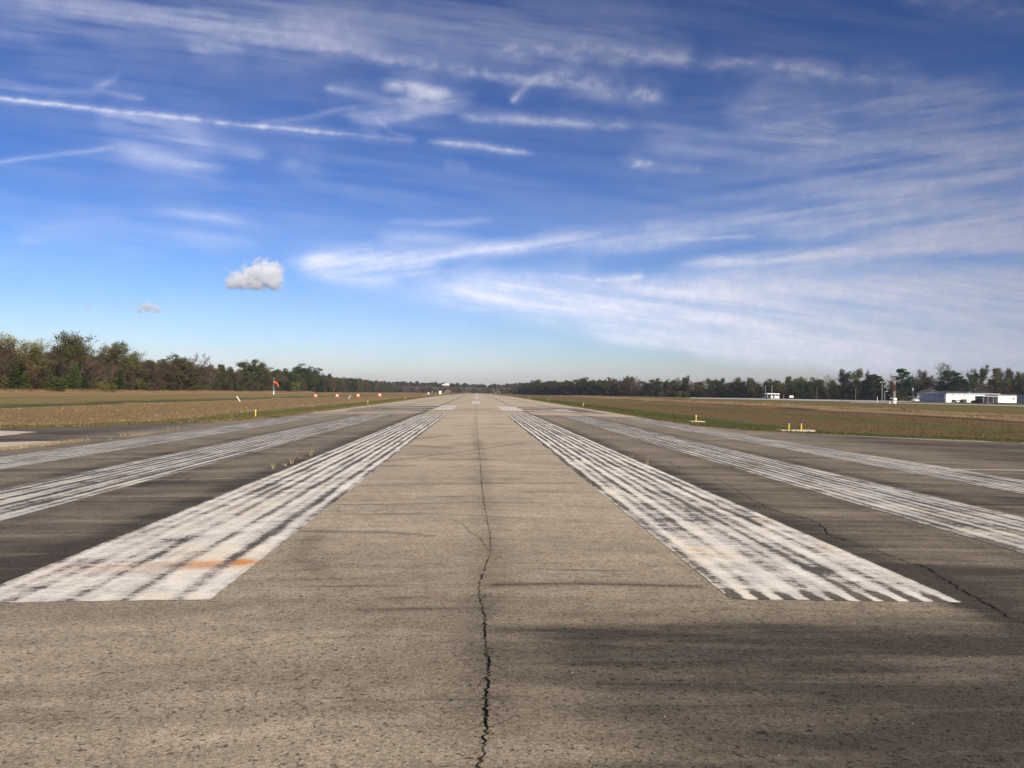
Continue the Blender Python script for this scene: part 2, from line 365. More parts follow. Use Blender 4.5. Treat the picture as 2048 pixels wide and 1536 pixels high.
ML = {
 'white': simple('white_paint', (.80, .80, .78), .6, .3, .05), 'grey': simple('galvanised_grey', (.42, .44, .45), .5, .4, .1),
 'wall_white': simple('white_sheet_metal', (.82, .80, .74), .55, .3, .04, .4), 'wall_grey': simple('blue_grey_sheet', (.27, .31, .36), .6, .3, .08, .5),
 'roof': simple('dark_roof_sheet', (.045, .05, .065), .5, .3, .15, .3), 'door_dark': simple('dark_gap', (.03, .035, .045)),
 'yellow': simple('yellow_paint', (.78, .50, .05), .5, .4, .08), 'blue': simple('blue_glass', (.02, .02, .35), .15, .6, .05),
 'glass': simple('clear_lens', (.75, .72, .6), .15, .6, .03), 'orange': simple('orange_fabric', (.85, .13, .03), .8, .1, .1),
 'concrete': simple('concrete', (.50, .44, .35), .9, .1, .15, 2), 'crack': simple('crack_dark', (.012, .011, .010), 1, 0, .2, 20),  # plain near-black for the crack ribbons
 'bark': simple('bark', (.12, .095, .072), .95, .05, .25, 2), 'wood': simple('pole_wood', (.20, .165, .13), .9, .1, .2, 2), 'tyre': simple('rubber', (.02, .02, .02), .9, .1),
 'carw': simple('white_car_paint', (.7, .71, .73), .25, .5, .03), 'carb': simple('dark_car_paint', (.05, .055, .065), .25, .5, .1), 'win': simple('window_glass', (.03, .04, .05), .08, .7, .1),
 'rust': simple('rust_red_paint', (.38, .10, .06), .7, .2, .2), 'stone': simple('pale_stone', (.55, .5, .42), .9, .1, .2, 30), 'apron': simple('apron_concrete', (.40, .38, .34), .9, .1, .15, .3),
 'tan': simple('tan_building', (.45, .36, .25), .8, .1, .1),
}
RED = emis('lamp_core', (1, .35, .22), 5.0); RED_HALO = emis('red_lens_halo', (1, .055, .03), 1.5)  # second red emission stands in for the glow round each lamp
M_ASPH = mat_runway(); M_GR = mat_ground(); M_BLADE = mat_blade()

# ------------------------------------------------------------------ ground
def geo(a, b, s0, g):
    r = [a]; s = s0
    while r[-1] < b: r.append(r[-1] + s); s *= g
    r[-1] = b; return r
xs_r = geo(10.5, 110, .28, 1.006) + geo(112, 3000, 3, 1.13)
xs = np.array([-x for x in xs_r[::-1]] + [0] + xs_r)
ys = np.array([-60, -20, 0] + geo(8, 30, 1.2, 1.0) + geo(30.6, 3000, .6, 1.018))
XX, YY = np.meshgrid(xs, ys); XX = XX.ravel(); YY = YY.ravel()
LT = lat_of(XX, YY); ZZ = HT(XX, YY) - .05 * (1 - sm(11.9, 12.3, LT)) - .012
ground = mesh_np('ground', np.stack([XX, YY, ZZ], 1), grid(xs, ys), M_GR, smooth=True); tag(ground, kind='structure')
attr(ground, 'lat', LT); attr(ground, 'side', (XX > 0).astype(float))

# ------------------------------------------------------------------ runway
cx = np.arange(0, 5, .055).tolist() + np.arange(5, 12.6, .16).tolist() + geo(12.8, 30, .5, 1.0) + geo(31, 400, 3, 1.25)
xs = np.array([-x for x in cx[:0:-1]] + cx)
ys = np.array([-40, -20, -8, -2, 0, 1] + geo(1.5, 8, .06, 1.0) + geo(8.05, 60, .07, 1.0105) + geo(60.5, END, .75, 1.03))
XX, YY = np.meshgrid(xs, ys)
jl = (fbm(YY * 1.3, YY * 0, 5, 3) - .5) * .5; jr = (fbm(YY * 1.3, YY * 0 + 5, 6, 3) - .5) * .5
XX = np.clip(XX, -edgeL(YY) + jl, edgeR(YY) + jr).ravel(); YY = YY.ravel()
A = np.abs(XX)
inner = sm(1.8, 2.15, A) * (YY < 5.7) * 0
dk = .47 - .29 * sm(3.2, 10, YY) - .18 * sm(10, 45, YY) + 0 * XX  # near darker, far lighter: view-angle brightness painted into the asphalt
lanes = sm(3.35, 3.7, A) * .46 * (1 - sm(52.0, 52.8, YY + (fbm(XX * .6, YY * .6, 4, 3) - .5) * 1.2))
lanes *= np.where(YY < 5.6, sm(5.2, 5.7, YY) * .75 + .25 * (XX > 0), 1)
lanes = np.where((YY < 5.7) & (XX > 3.6), .40, lanes)
dk += lanes
dk += .30 * np.exp(-((A - 3.8) / .28) ** 2) * (YY > 5.3) * (YY < 52) + .22 * np.exp(-((A - 7.55) / .2) ** 2) * (YY > 5.3) * (YY < 52) + .12 * np.exp(-((A - 5.35) / .15) ** 2) * (YY < 52) * (YY > 5.3)
# black paint under the number
nz = fbm(XX * .5, YY * .25, 11, 3)
num = sm(3.6, 4.0, A) * (1 - sm(10.4, 11.2, A + nz)) * sm(60.4, 61.6, YY + nz * 2) * (1 - sm(79, 82, YY + nz * 3))
dk += num * .46 * (.5 + nz)
# darker mottled lane on the near right, transverse tyre streaks
st = fbm(XX * .35, YY * 2.2, 21, 4)
nr = sm(.0, .75, XX + .5 * (st - .5)) * (1 - sm(4.75, 5.6, YY + (st - .5) * .8)) 
st2 = fbm(XX * .9, YY * 7, 25, 4)
dk += nr * (.25 + .08 * sm(.38, .62, st) + .38 * (st2 - .47) + .05 * np.clip(XX, 0, 3))
dk += .14 * sm(-.1, -2.5, -XX) * (YY < 5.5)
dk -= .12 * sm(-.3, 1.5, -XX) * (1 - sm(4, 5.8, YY))
# thin transverse scuffs in the light centre lane
for k in range(46):
    y = 5 * (10 ** random.random()) * .9; x = random.uniform(-1.9, 1.9); L = random.uniform(.15, .9); wd = y * y * .00035 + .012
    dk += random.uniform(.15, .42) * np.exp(-(((YY - y - .04 * (XX - x)) / wd) ** 2)) * np.exp(-(((XX - x) / L) ** 2))
for (pp, wpx, s) in [([(600, 1063), (760, 1065), (860, 1072)], .05, .45), ([(610, 972), (850, 970), (1150, 967)], .06, .35), ([(760, 925), (950, 900), (1070, 883)], .05, .4), ([(830, 892), (900, 896)], .22, .35), ([(820, 878), (890, 873)], .3, .3),
                     ([(990, 1170), (1180, 1168), (1400, 1174)], .045, .5), ([(650, 1150), (600, 1120), (640, 1060)], .12, .2)]:
    pts = [gp(*p)[:2] for p in pp]; d, _ = pdist(XX, YY, pts); dk += s * np.exp(-(d / wpx) ** 2)
# wet looking band round the centre crack and long construction joints further on
ck = [gp(*p)[:2] for p in [(962, 1536), (975, 1400), (970, 1215), (980, 1090), (968, 980), (958, 880)]]
d, _ = pdist(XX, YY, ck); dk += .14 * np.exp(-(d / .16) ** 2) * (.5 + fbm(XX * 3, YY * 3, 9, 3))
for xj, s, y0 in ((-3.75, .5, 50), (3.8, .42, 50), (7.6, .35, 50), (-7.6, .28, 80), (-.05, .10, 20)):
    dk += s * np.exp(-(((XX - xj + .25 * (fbm(YY * .05, YY * 0 + xj, 2, 2) - .5)) / (.10 + YY * .0008)) ** 2)) * (YY > y0)
far_t = sm(.55, .72, fbm(XX * .12, YY * .35, 31, 3)); dk += .22 * far_t * (YY > 52) * (YY < 140)
for (px, py, w_, s) in [(905, 807, 3., .5), (870, 806.5, 2., .4), (985, 824, .8, .3), (998, 836, .7, .35), (983, 836, .5, .3), (935, 818, .8, .25), (925, 818, 1.5, .2), (1565, 865, 4, .1)]:
    g = gp(px, py); dk += s * np.exp(-(((XX - g[0]) / (w_ * .4)) ** 2) - (((YY - g[1]) / (w_ * .45)) ** 2))
# taxiway on the right, dirty corners
dk += .26 * sm(12, 16, XX) * (YY < 37) + .30 * sm(12, 14, -XX) * (YY < 40)
dk += .28 * np.exp(-(((XX - 8.6) / 1.6) ** 2) - (((YY - 11.6) / 1.0) ** 2)) + .25 * np.exp(-(((XX + 5) / 1.2) ** 2) - (((YY - 13) / .7) ** 2)) + .2 * np.exp(-(((XX + 4.6) / 1.) ** 2) - (((YY - 7) / .3) ** 2))
ZR = HT(XX, YY) + .004
runway = mesh_np('runway', np.stack([XX, YY, ZR], 1), grid(xs, ys), M_ASPH, smooth=True); tag(runway, kind='structure')
attr(runway, 'dark', np.clip(dk, 0, 1.2))

def sheet(name, x0, x1, y0, y1, mat, dz=.008, nx=10, ny=60, jit=.0, parent=runway):
    xs = np.linspace(x0, x1, nx); ys = np.linspace(y0, y1, ny); X, Y = np.meshgrid(xs, ys)
    if jit:
        X = X.copy(); Y = Y.copy()
        X[:, 0] += (rng.random(ny) - .5) * jit; X[:, -1] += (rng.random(ny) - .5) * jit
        Y[0, :] += (rng.random(nx) - .5) * jit * 2; Y[-1, :] += (rng.random(nx) - .5) * jit * 2
    return mesh_np(name, np.stack([X.ravel(), Y.ravel(), HT(X.ravel(), Y.ravel()) + dz], 1), grid(xs, ys), mat, parent, True)
P_L1 = mat_paint(-.02, (0, 1, 2, 15, 16), 1); P_R1 = mat_paint(-.03, (9, 12, 17), 2, teeth=.55)
P_2 = mat_paint(-.08, (), 3, (.60, .575, .53)); P_3 = mat_paint(-.07, (), 4, (.55, .53, .49)); P_N = mat_paint(.12, (), 5, (.84, .80, .72)); P_NF = mat_paint(-.10, (), 6); P_NG = mat_paint(.03, (), 7, (.72, .69, .64))
for sgn in (-1, 1):
    for a, m in ((1.9, P_L1 if sgn < 0 else P_R1), (5.52, P_2), (9.2, P_3)):
        x0, x1 = sorted((sgn * a, sgn * (a + 1.78)))
        s_ = sheet('threshold_stripe', x0, x1, 5.72, 50.9, m, nx=14, ny=420, jit=.010)
        s_['group'] = 'white threshold stripes'
# runway number 36 (seen from its foot): strokes painted on, 3 on the left and 6 on the right
def digit(name, strokes):
    vs = []; fs = []; mi = []
    for (x0, x1, y0, y1, k) in strokes:
        xs = np.linspace(x0, x1, 8); ys = np.linspace(y0, y1, 12); X, Y = np.meshgrid(xs, ys); b = sum(len(v) for v in vs)
        vs.append(np.stack([X.ravel(), Y.ravel(), HT(X.ravel(), Y.ravel()) + .008], 1)); g = grid(xs, ys); fs.append(g + b); mi += [k] * len(g)
    return mesh_np(name, np.concatenate(vs), np.concatenate(fs), [P_N, P_NF, P_NG], runway, True, mi)
digit('runway_digit', [(-3.55, -1.95, 62.6, 69.9, 0), (-3.55, -1.95, 72.2, 80, 0), (-3.5, -1.95, 69.92, 72.18, 2), (-8.2, -3.57, 62.6, 64.6, 1), (-8.2, -3.57, 69.9, 71.8, 2), (-8.2, -3.57, 78, 80, 1)])['label'] = 'worn white number 3 with faded bars'
digit('runway_digit', [(2.1, 3.95, 62.6, 80, 0), (3.97, 6.6, 62.6, 64.6, 0), (3.97, 6.6, 70, 71.8, 2), (3.97, 6.8, 78, 79.8, 2), (6.62, 8.2, 62.6, 71.8, 2)])['label'] = 'white number 6'
y = 91.5; k = 0
while y < 1250:
    s_ = sheet('centreline_dash', -.62 if k == 0 else -.5, .38, y, y + (26 if k == 0 else 36), P_N, nx=4, ny=20); s_['group'] = 'white centreline dashes'; y += 61; k += 1
# faint second threshold marks far down
for xx in (-5.5, 5.5): sheet('aiming_mark', xx - 1.4, xx + 1.4, 330, 352, P_NG, nx=4, ny=6)['group'] = 'worn aiming point marks'

# cracks: raised-edge ribbons following the open joint
def ribbon(name, pp, w0, w1, rough=.03, parent=runway, branch=0, mat=None, step=.012):
    pts = [np.array(gp(*p)[:2]) for p in pp]; V = []; Fs = []
    def strip(pts, w0, w1, rough, gap=True):
        out = []
        for a, b in zip(pts[:-1], pts[1:]):
            L = np.linalg.norm(b - a); st_ = max(step, L / 400) if a[1] < 12 else .08
            m = max(2, int(L / st_)); nrm = np.array([-(b - a)[1], (b - a)[0]]) / L
            t = np.linspace(0, 1, m, endpoint=False); env = np.sin(np.pi * t) ** .5
            off = ((fbm(t * L * 7 + a[0] * 9, t * 0 + a[1] * 3, 41, 4) - .5) * 1.6 * rough * env + (vn(t * L * 45, t * 0 + a[1], 42) - .5) * .026 + (vn(t * L * 110, t * 0 + a[1], 47) - .5) * .012)
            for q, o in zip(t, off): out.append(a + (b - a) * q + nrm * o)
        out.append(pts[-1]); out = np.array(out); n = len(out)
        tt = np.linspace(0, 1, n); wd = (w0 + (w1 - w0) * tt) * (.25 + 1.5 * fbm(np.arange(n) * .11, tt * 0, 43, 3) ** 1.3)
        keep = fbm(np.arange(n) * .035, tt * 0 + 3, 44, 2) > .3
        tg = np.gradient(out, axis=0); tg /= np.linalg.norm(tg, axis=1)[:, None] + 1e-9; nn = np.stack([-tg[:, 1], tg[:, 0]], 1)
        b0 = sum(len(v) for v in V)
        l = out + nn * wd[:, None] / 2; r = out - nn * wd[:, None] / 2
        al = np.empty((2 * n, 2)); al[0::2] = l; al[1::2] = r
        V.append(al)
        for i in range(n - 1):
            if keep[i] or not gap: Fs.append((b0 + 2 * i, b0 + 2 * i + 1, b0 + 2 * i + 3, b0 + 2 * i + 2))
        return out
    o = strip(pts, w0, w1, rough, False)
    for k in range(branch):
        i = random.randrange(5, len(o) - 5); a = o[i]; ang = random.uniform(0, 6.28); L = random.uniform(.05, .22)
        mid = a + np.array([math.cos(ang), math.sin(ang)]) * L * .5; e = mid + np.array([math.cos(ang + random.uniform(-.7, .7)), math.sin(ang + random.uniform(-.7, .7))]) * L * .5
        strip([a, mid, e], w1 * .5 + .002, .0015, .03)
    P = np.concatenate(V); z = HT(P[:, 0], P[:, 1]) + .011
    ob = mesh_np(name, np.column_stack([P, z]), Fs, mat or ML['crack'], parent)
    return ob
ribbon('crack', [(960, 1560), (968, 1500), (974, 1440), (971, 1400), (978, 1345), (972, 1290), (971, 1235), (966, 1215), (957, 1185), (966, 1150), (977, 1118)], .011, .0055, .018, branch=44)
ribbon('crack', [(979, 1105), (962, 1078), (940, 1066), (925, 1050), (897, 1038), (868, 1028)], .006, .002, .03, branch=6)
ribbon('crack', [(977, 1118), (982, 1098), (981, 1070), (975, 1042), (968, 1005), (963, 965), (961, 930), (957, 890), (955, 860), (952, 835)], .0045, .008, .02, branch=14)
ribbon('crack', [(940, 1194), (962, 1192), (985, 1196)], .009, .004, .02, branch=4)
ribbon('crack', [(985, 1120), (1000, 1117), (1014, 1121)], .006, .003, .02, branch=3)
ribbon('crack', [(2075, 1262), (2000, 1225), (1960, 1200), (1900, 1168), (1860, 1140), (1800, 1120), (1750, 1100), (1690, 1082), (1655, 1070), (1640, 1050), (1600, 1035), (1540, 1020), (1480, 985), (1430, 955)], .012, .009, .05, branch=30)

# old concrete pads and pale edge strips
def poly_sheet(name, pts, mat, dz=.008, jit=.12):
    P = []
    for a, b in zip(pts, pts[1:] + pts[:1]):
        m = max(1, int(math.dist(a, b) / .5))
        for i in range(m): t = i / m; P.append((a[0] + (b[0] - a[0]) * t + (random.random() - .5) * jit, a[1] + (b[1] - a[1]) * t + (random.random() - .5) * jit))
    me = bpy.data.meshes.new(name); me.from_pydata([(x, y, float(HT(x, y)) + dz) for x, y in P], [], [tuple(range(len(P)))]); me.materials.append(mat)
    o = bpy.data.objects.new(name, me); C.objects.link(o); tag(o, kind='structure'); return o
P_ = lambda *a: [gp(*q)[:2] for q in a]
poly_sheet('pavement_patch', P_((-150, 860), (0, 862), (78, 864), (0, 873), (-150, 880)), ML['concrete'], .010)
poly_sheet('pavement_patch', P_((-150, 893), (0, 885), (80, 883), (150, 884), (60, 894), (0, 902), (-150, 925)), ML['concrete'], .010)
for (a, b) in zip(ER[3:8], ER[2:7]): pass
strip_pts = [(14.2, 34.3), (17.7, 31.95), (22.2, 30.7), (40, 27), (100, 17.5)]
pp = [(x, y) for x, y in strip_pts] + [(x, y - w_) for (x, y), w_ in zip(strip_pts[::-1], (3.2, 2.4, 1.35, 1.0, .4))]
poly_sheet('pavement_edge_strip', pp, simple('edge_concrete', (.33, .285, .225), .9, .1, .18, 1.5), .010, .05)
poly_sheet('taxiway_line', P_((1880, 938), (2048, 941), (2200, 944), (2200, 945.5), (2048, 942.6), (1880, 939)), ML['concrete'], .012, 0)

# road and apron beyond the right-hand field
def strip_xy(name, pts, wd, mat, dz=.03):
    V = []
    for i, (x, y) in enumerate(pts):
        a = pts[max(0, i - 1)]; b = pts[min(len(pts) - 1, i + 1)]; dx, dy = b[0] - a[0], b[1] - a[1]; L = math.hypot(dx, dy)
        w_ = wd[i] if isinstance(wd, list) else wd
        for s in (-1, 1): V.append((x - s * dy / L * w_ / 2, y + s * dx / L * w_ / 2))
    V = np.array(V); z = HT(V[:, 0], V[:, 1]) + dz + .12
    o = mesh_np(name, np.column_stack([V, z]), [(2 * i, 2 * i + 1, 2 * i + 3, 2 * i + 2) for i in range(len(pts) - 1)], mat); tag(o, kind='structure'); return o
def line_pts(a, b, n): return [(a[0] + (b[0] - a[0]) * i / n, a[1] + (b[1] - a[1]) * i / n) for i in range(n + 1)]
poly_sheet('apron', P_((1380, 795.2), (1560, 797.4), (1700, 799.4), (1850, 802.2), (1980, 804.6), (1980, 805.6), (1850, 804.2), (1740, 804.0), (1640, 802.4), (1540, 800.2), (1380, 797.2)), ML['apron'], .10, 0)
poly_sheet('road', P_((1700, 804.6), (1790, 805.6), (1920, 808.4), (2048, 811.6), (2150, 814.4), (2150, 816.6), (2048, 813.6), (1920, 810.2), (1790, 807.2), (1700, 805.9)), ML['apron'], .10, 0)

# haze is added at the end

# ------------------------------------------------------------------ runway lights
def hz(x, y): return float(HT(x, y))
def make_edge_light(name, label, cat, group, top, tall=.36, pad=False):
    t = tag(empty(name, (0, 0, 0)), label, cat, group)
    MB().tube((0, 0, -.05), (0, 0, tall * .72), .045, .03, 10).tube((0, 0, tall * .70), (0, 0, tall * .78), .05, .05, 10).build('stem', ML['yellow'], t, False)
    MB().sphere((0, 0, tall * .86), .05, 10, 6, 1.35).build('lens', ML[top], t, True)
    if pad: MB().box((0, 0, .012), (.9, .9, .05)).build('base', ML['concrete'], t)
    return t
l0 = make_edge_light('runway_light', 'tall yellow runway edge light nearest on the left verge', 'runway light', 'runway edge lights in the left verge', 'glass', .40)
l0.location = (-13.75, 49.3, hz(-13.75, 49.3))
for i, y in enumerate([97, 148, 205, 255, 315, 375, 440]):
    c = copy_tree(l0); c.location = (-13.4, y, hz(-13.4, y)); c.scale = (1, 1, 1)
    c['label'] = ['second yellow runway light from the front along the left verge', 'third small pale runway light on the left verge', 'fourth pale runway light on the left verge, left of the white box'][i] if i < 3 else 'tiny pale runway light far down the left verge'
r0_ = make_edge_light('runway_light', 'yellow runway light on a square concrete base in the right verge', 'runway light', 'runway edge lights in the right verge', 'glass', .40, True)
r0_.location = (13.6, 47.8, hz(13.6, 47.8))
for i, y in enumerate([96, 143, 195, 250, 310, 370]):
    c = tag(empty('runway_light', (0, 0, 0)), None, 'runway light', 'runway edge lights in the right verge')
    for ch in [k for k in S.objects if k.parent == r0_ and not k.name.startswith('base')]:
        d = ch.copy(); C.objects.link(d); d.parent = c
    c.location = (13.2, y, hz(13.2, y))
    c['label'] = ['yellow runway light on the right verge beyond the number 6', 'third small runway light on the right verge', 'fourth small runway light on the right verge'][i] if i < 3 else 'tiny pale runway light far down the right verge'
pad_c = (15.75, 37.9)
MB().box((0, 0, 0), (1.7, .75, .07), .05).build('concrete_pad', ML['concrete'])
pad = S.objects['concrete_pad']; pad.location = (*pad_c, hz(*pad_c) + .02); tag(pad, 'low concrete pad in the grass holding two blue taxiway lights', 'pad')
for i, dx in enumerate((-.32, .30)):
    if i == 0: b0 = make_edge_light('taxiway_light', 'left one of two blue topped taxiway lights on a concrete pad', 'taxiway light', 'pair of taxiway lights', 'blue', .40); c = b0
    else: c = copy_tree(b0); c['label'] = 'right one of two blue topped taxiway lights on a concrete pad'
    c.location = (pad_c[0] + dx, pad_c[1], hz(*pad_c) + .055)

# approach path indicator: four boxes with red lamps
for i, px in enumerate((631.5, 674.5, 716.5, 759.5)):
    if i == 0:
        t = tag(empty('approach_light', (0, 0, 0)), 'x', 'approach light', 'row of four approach lights glowing red'); p0 = t
        MB().box((0, 0, .62), (.8, .7, .40)).build('housing', ML['grey'], t)
        MB().tube((0, -.36, .70), (0, -.42, .70), .38, .38, 20).build('lens', RED_HALO, t)  # oversized glowing disc, lens and painted halo in one
        MB().tube((0, -.43, .70), (0, -.46, .70), .20, .20, 14).build('lamp', RED, t)
        for sx in (-.34, .34): MB().tube((sx, 0, -.05), (sx, 0, .45), .045, None, 6).build('leg', ML['grey'], t)
    else: t = copy_tree(p0)
    Y = 203 - i * 3.0; X = at_y(px, Y); t.location = (X, Y, hz(X, Y) + .15); t.rotation_euler[2] = .12
    t['label'] = ['leftmost of the four red approach lights', 'second from left of the four red approach lights', 'third from left of the four red approach lights, just right of a leaning marker', 'rightmost of the four red approach lights'][i]

# wind cone
X = at_y(547.5, 300); wz = hz(X, 300)
ws = tag(empty('windsock', (X, 300, wz)), 'orange windsock drooping from a thin pole in front of the left wood', 'windsock')
MB().tube((0, 0, 0), (0, 0, 6.4), .09, .05, 8).build('pole', ML['grey'], ws)
MB().box((0, 0, .65), (.4, .4, 1.3), 0, .7).build('base', ML['white'], ws)
mb = MB(); pts = [(.15, 0, 4.75), (.9, 0, 4.45), (1.35, 0, 3.9), (1.75, 0, 3.0)]; rr = [.42, .36, .28, .20]
for i in range(3): mb.tube(pts[i], pts[i + 1], rr[i], rr[i + 1], 12, False)
mb.build('cone', ML['orange'], ws, True)
mb = MB(); mb.tube((0, 0, 5.0), (.3, 0, 4.8), .03); mb.tube((0, 0, 4.5), (.3, 0, 4.6), .03); mb.tube((-.05, 0, 4.95), (-.05, 0, 4.5), .12, None, 10); mb.build('bracket', ML['grey'], ws)

def leaning(px, Y, L, tx, label):
    X = at_y(px, Y); t = tag(empty('marker_pole', (X, Y, hz(X, Y))), label, 'marker', 'leaning marker poles in the left field'); t.rotation_euler = (0, tx, 0)
    MB().tube((0, 0, -.1), (0, 0, L), .085, .085, 10).build('post', ML['white'], t); MB().tube((0, 0, L * .8), (0, 0, L * 1.02), .13, .13, 10).build('cap', ML['glass'], t)
leaning(480.5, 150, 1.15, -.62, 'white marker pole leaning to the left in the left field')
leaning(697.5, 200, .95, .5, 'white marker pole leaning right between the red approach lights')
for px, Y, s, lb in ((880.5, 480, 1.35, 'small white equipment box standing by the far left side of the runway'), (857, 520, .9, 'tiny pale box left of the white equipment box far down the runway')):
    X = at_y(px, Y); t = tag(empty('equipment_box', (X, Y, hz(X, Y)), 0, s), lb, 'equipment box')
    MB().box((0, 0, 1.0), (1.1, .8, 1.3)).build('cabinet', ML['white'], t); MB().box((0, 0, 1.69), (1.3, 1.0, .08)).build('lid', ML['white'], t)
    for sx in (-.4, .4): MB().tube((sx, 0, -.1), (sx, 0, .4), .06).build('leg', ML['grey'], t)

# ------------------------------------------------------------------ airfield buildings, right
def grp_(name, px, Y, rz=0, sc=1, **k):
    X = at_y(px, Y); return tag(empty(name, (X, Y, hz(X, Y) + .1), rz, sc), **k)
hx, hy = 263 * 400 / 427., 400.0
hx = at_y(1892, 400); ang = math.atan2(20, 44)
HZ = hz(hx, hy) 
hg = tag(empty('hangar', (hx, hy, HZ), ang), 'long white metal hangar with dark roof and grey sliding doors on its shaded end', 'hangar')
L_, W_, EH, RH = 46.0, 16.5, 4.75, 5.7
mb = MB(); mb.v = [(0, 0, 0), (L_, 0, 0), (L_, W_, 0), (0, W_, 0), (0, 0, EH), (L_, 0, EH), (L_, W_, EH), (0, W_, EH), (0, W_ / 2, RH), (L_, W_ / 2, RH)]
mb.f = [(0, 1, 5, 4), (2, 3, 7, 6), (0, 4, 8, 7, 3), (1, 2, 6, 9, 5)]; mb.build('wall', ML['wall_white'], hg)
mb = MB(); o_ = .5
for y0, y1 in ((-o_, W_ / 2), (W_ + o_, W_ / 2)):
    z0 = EH - .05; 
    mb.add([(-o_, y0, z0 + .06), (L_ + o_, y0, z0 + .06), (L_ + o_, y1, RH + .12), (-o_, y1, RH + .12), (-o_, y0, z0 + .2), (L_ + o_, y0, z0 + .2), (L_ + o_, y1, RH + .28), (-o_, y1, RH + .28)],
           [(0, 1, 2, 3), (7, 6, 5, 4), (0, 4, 5, 1), (1, 5, 6, 2), (2, 6, 7, 3), (3, 7, 4, 0)])
mb.build('roof', ML['roof'], hg)
MB().box((L_ / 2, -o_ - .05, EH + .02), (L_ + 1, .14, .22)).build('gutter', ML['white'], hg)
for k in range(5):
    y0 = 1.0 + k * 2.9; MB().box((-.10 - .06 * (k % 2), y0 + 1.42, 2.1), (.09, 2.8, 4.2)).build('sliding_door', ML['wall_grey'], hg)
MB().box((-.09, 12.95, 2.1), (.06, .14, 4.2)).build('door_gap', ML['door_dark'], hg); MB().box((-.2, W_ / 2, 4.35), (.35, W_ - .6, .2)).build('door_rail', ML['door_dark'], hg)
for xx, ww, hh, zz, nm in ((1.4, .9, 2.1, 1.05, 'door'), (5.8, .9, .35, 4.0, 'vent'), (27.5, .9, .55, 2.0, 'window')): MB().box((xx, -.04, zz), (ww, .07, hh)).build(nm, ML['win'] if nm != 'door' else ML['white'], hg)
for xx in (15.5, 31): MB().tube((xx, -.12, 0), (xx, -.12, EH), .08).build('downpipe', ML['grey'], hg)
MB().box((24, 3.2, 5.35), (1, 1, .6)).build('roof_vent', ML['grey'], hg)
# lean-to on the far left side of the hangar
t = grp_('carport', 1834, 415, ang, label='low open carport at the left end of the white hangar', cat='carport')
MB().box((0, 0, 2.6), (7, 5, .15)).build('roof', ML['white'], t)
for sx in (-3.3, 3.3):
    for sy in (-2.2, 2.2): MB().tube((sx, sy, -.2), (sx, sy, 2.55), .07).build('post', ML['grey'], t)
# small white office in front
t = grp_('office_building', 1996.5, 352, ang * .55, label='small flat white office building at the right edge with a covered porch', cat='office building')
MB().box((5.4, 3.5, 2.1), (11.0, 7, 3.5)).build('wall', ML['wall_white'], t); MB().box((5.4, 3.5, 3.95), (11.6, 7.6, .18)).build('roof', ML['roof'], t)
MB().box((5.4, -.12, 3.98), (11.6, .1, .25)).build('fascia', ML['white'], t); MB().box((5.4, .35, .18), (10.6, 6, .36)).build('skirting', ML['door_dark'], t)
w_ = MB().box((9.1, -.03, 2.35), (.95, .08, .95)).build('window', ML['win'], t); 
MB().box((9.1, -.08, 2.35), (.08, .06, .95)).build('frame', ML['white'], w_)
MB().box((-.05, 2.0, 1.9), (.1, .9, 1.2)).build('side_window', ML['win'], t)
p_ = MB().box((-4.6, 3.0, 3.35), (9.0, 6.6, .16)).build('porch_roof', ML['white'], t)
for sx in (-8.9, -6.0, -3.0):
    MB().tube((sx, -.1, .1), (sx, -.1, 3.3), .09).build('porch_post', ML['grey'], t)
MB().box((-3.4, 5.2, 1.8), (6.5, 2.5, 3.0)).build('porch_room', ML['wall_grey'], t)
t = grp_('storage_building', 2062, 352, ang * .55, label='blue grey metal shed cut off by the right edge beside the office', cat='shed')
MB().box((2.5, 3.5, 2.1), (6, 7, 4.2)).build('wall', ML['wall_grey'], t); MB().box((2.5, 3.5, 4.3), (6.4, 7.4, .2)).build('roof', ML['roof'], t)
t = grp_('barn', 1858, 455, .1, label='low building with a rusty brown roof behind the hangar doors', cat='barn')
MB().box((0, 0, 2.6), (9, 8, 5.2)).build('wall', ML['tan'], t); mb = MB(); mb.prism([(-5.2, 5.1), (5.2, 5.1), (0, 7.0)], -4.4, 4.4); mb.build('roof', simple('rusty_roof', (.13, .065, .04), .9), t)

def vehicle(px, Y, rz, paint, label, kind='car', sc=1.0):
    t = grp_('parked_car' if kind != 'pickup' else 'pickup_truck', px, Y, rz, sc, label=label, cat='car' if kind != 'pickup' else 'pickup truck')
    if kind == 'suv': prof = [(-2.3, .35), (2.3, .35), (2.3, .95), (1.2, 1.1), (.55, 1.75), (-2.1, 1.75), (-2.3, 1.05)]; cab = [(-2.0, 1.12), (1.05, 1.12), (.5, 1.66), (-1.95, 1.66)]
    elif kind == 'pickup': prof = [(-2.7, .45), (2.7, .45), (2.7, 1.05), (1.4, 1.2), (.75, 1.85), (-.6, 1.85), (-.75, 1.15), (-2.7, 1.15)]; cab = [(-.5, 1.2), (1.2, 1.2), (.7, 1.75), (-.5, 1.75)]
    else: prof = [(-2.3, .3), (2.3, .3), (2.3, .75), (1.3, .92), (.5, 1.42), (-1.1, 1.42), (-1.9, 1.0), (-2.3, .95)]; cab = [(-1.6, .98), (1.1, .98), (.45, 1.35), (-1.0, 1.35)]
    MB().prism(prof, -.88, .88).build('body', paint, t); MB().prism(cab, -.9, .9).build('window', ML['win'], t)
    for sx in (-1.45, 1.45):
        for sy in (-.8, .8):
            w = MB().tube((sx, sy - .12, .33), (sx, sy + .12, .33), .34, None, 14).build('wheel', ML['tyre'], t); MB().tube((sx, sy - .125, .33), (sx, sy + .125, .33), .17, None, 10).build('rim', ML['grey'], w)
    return t
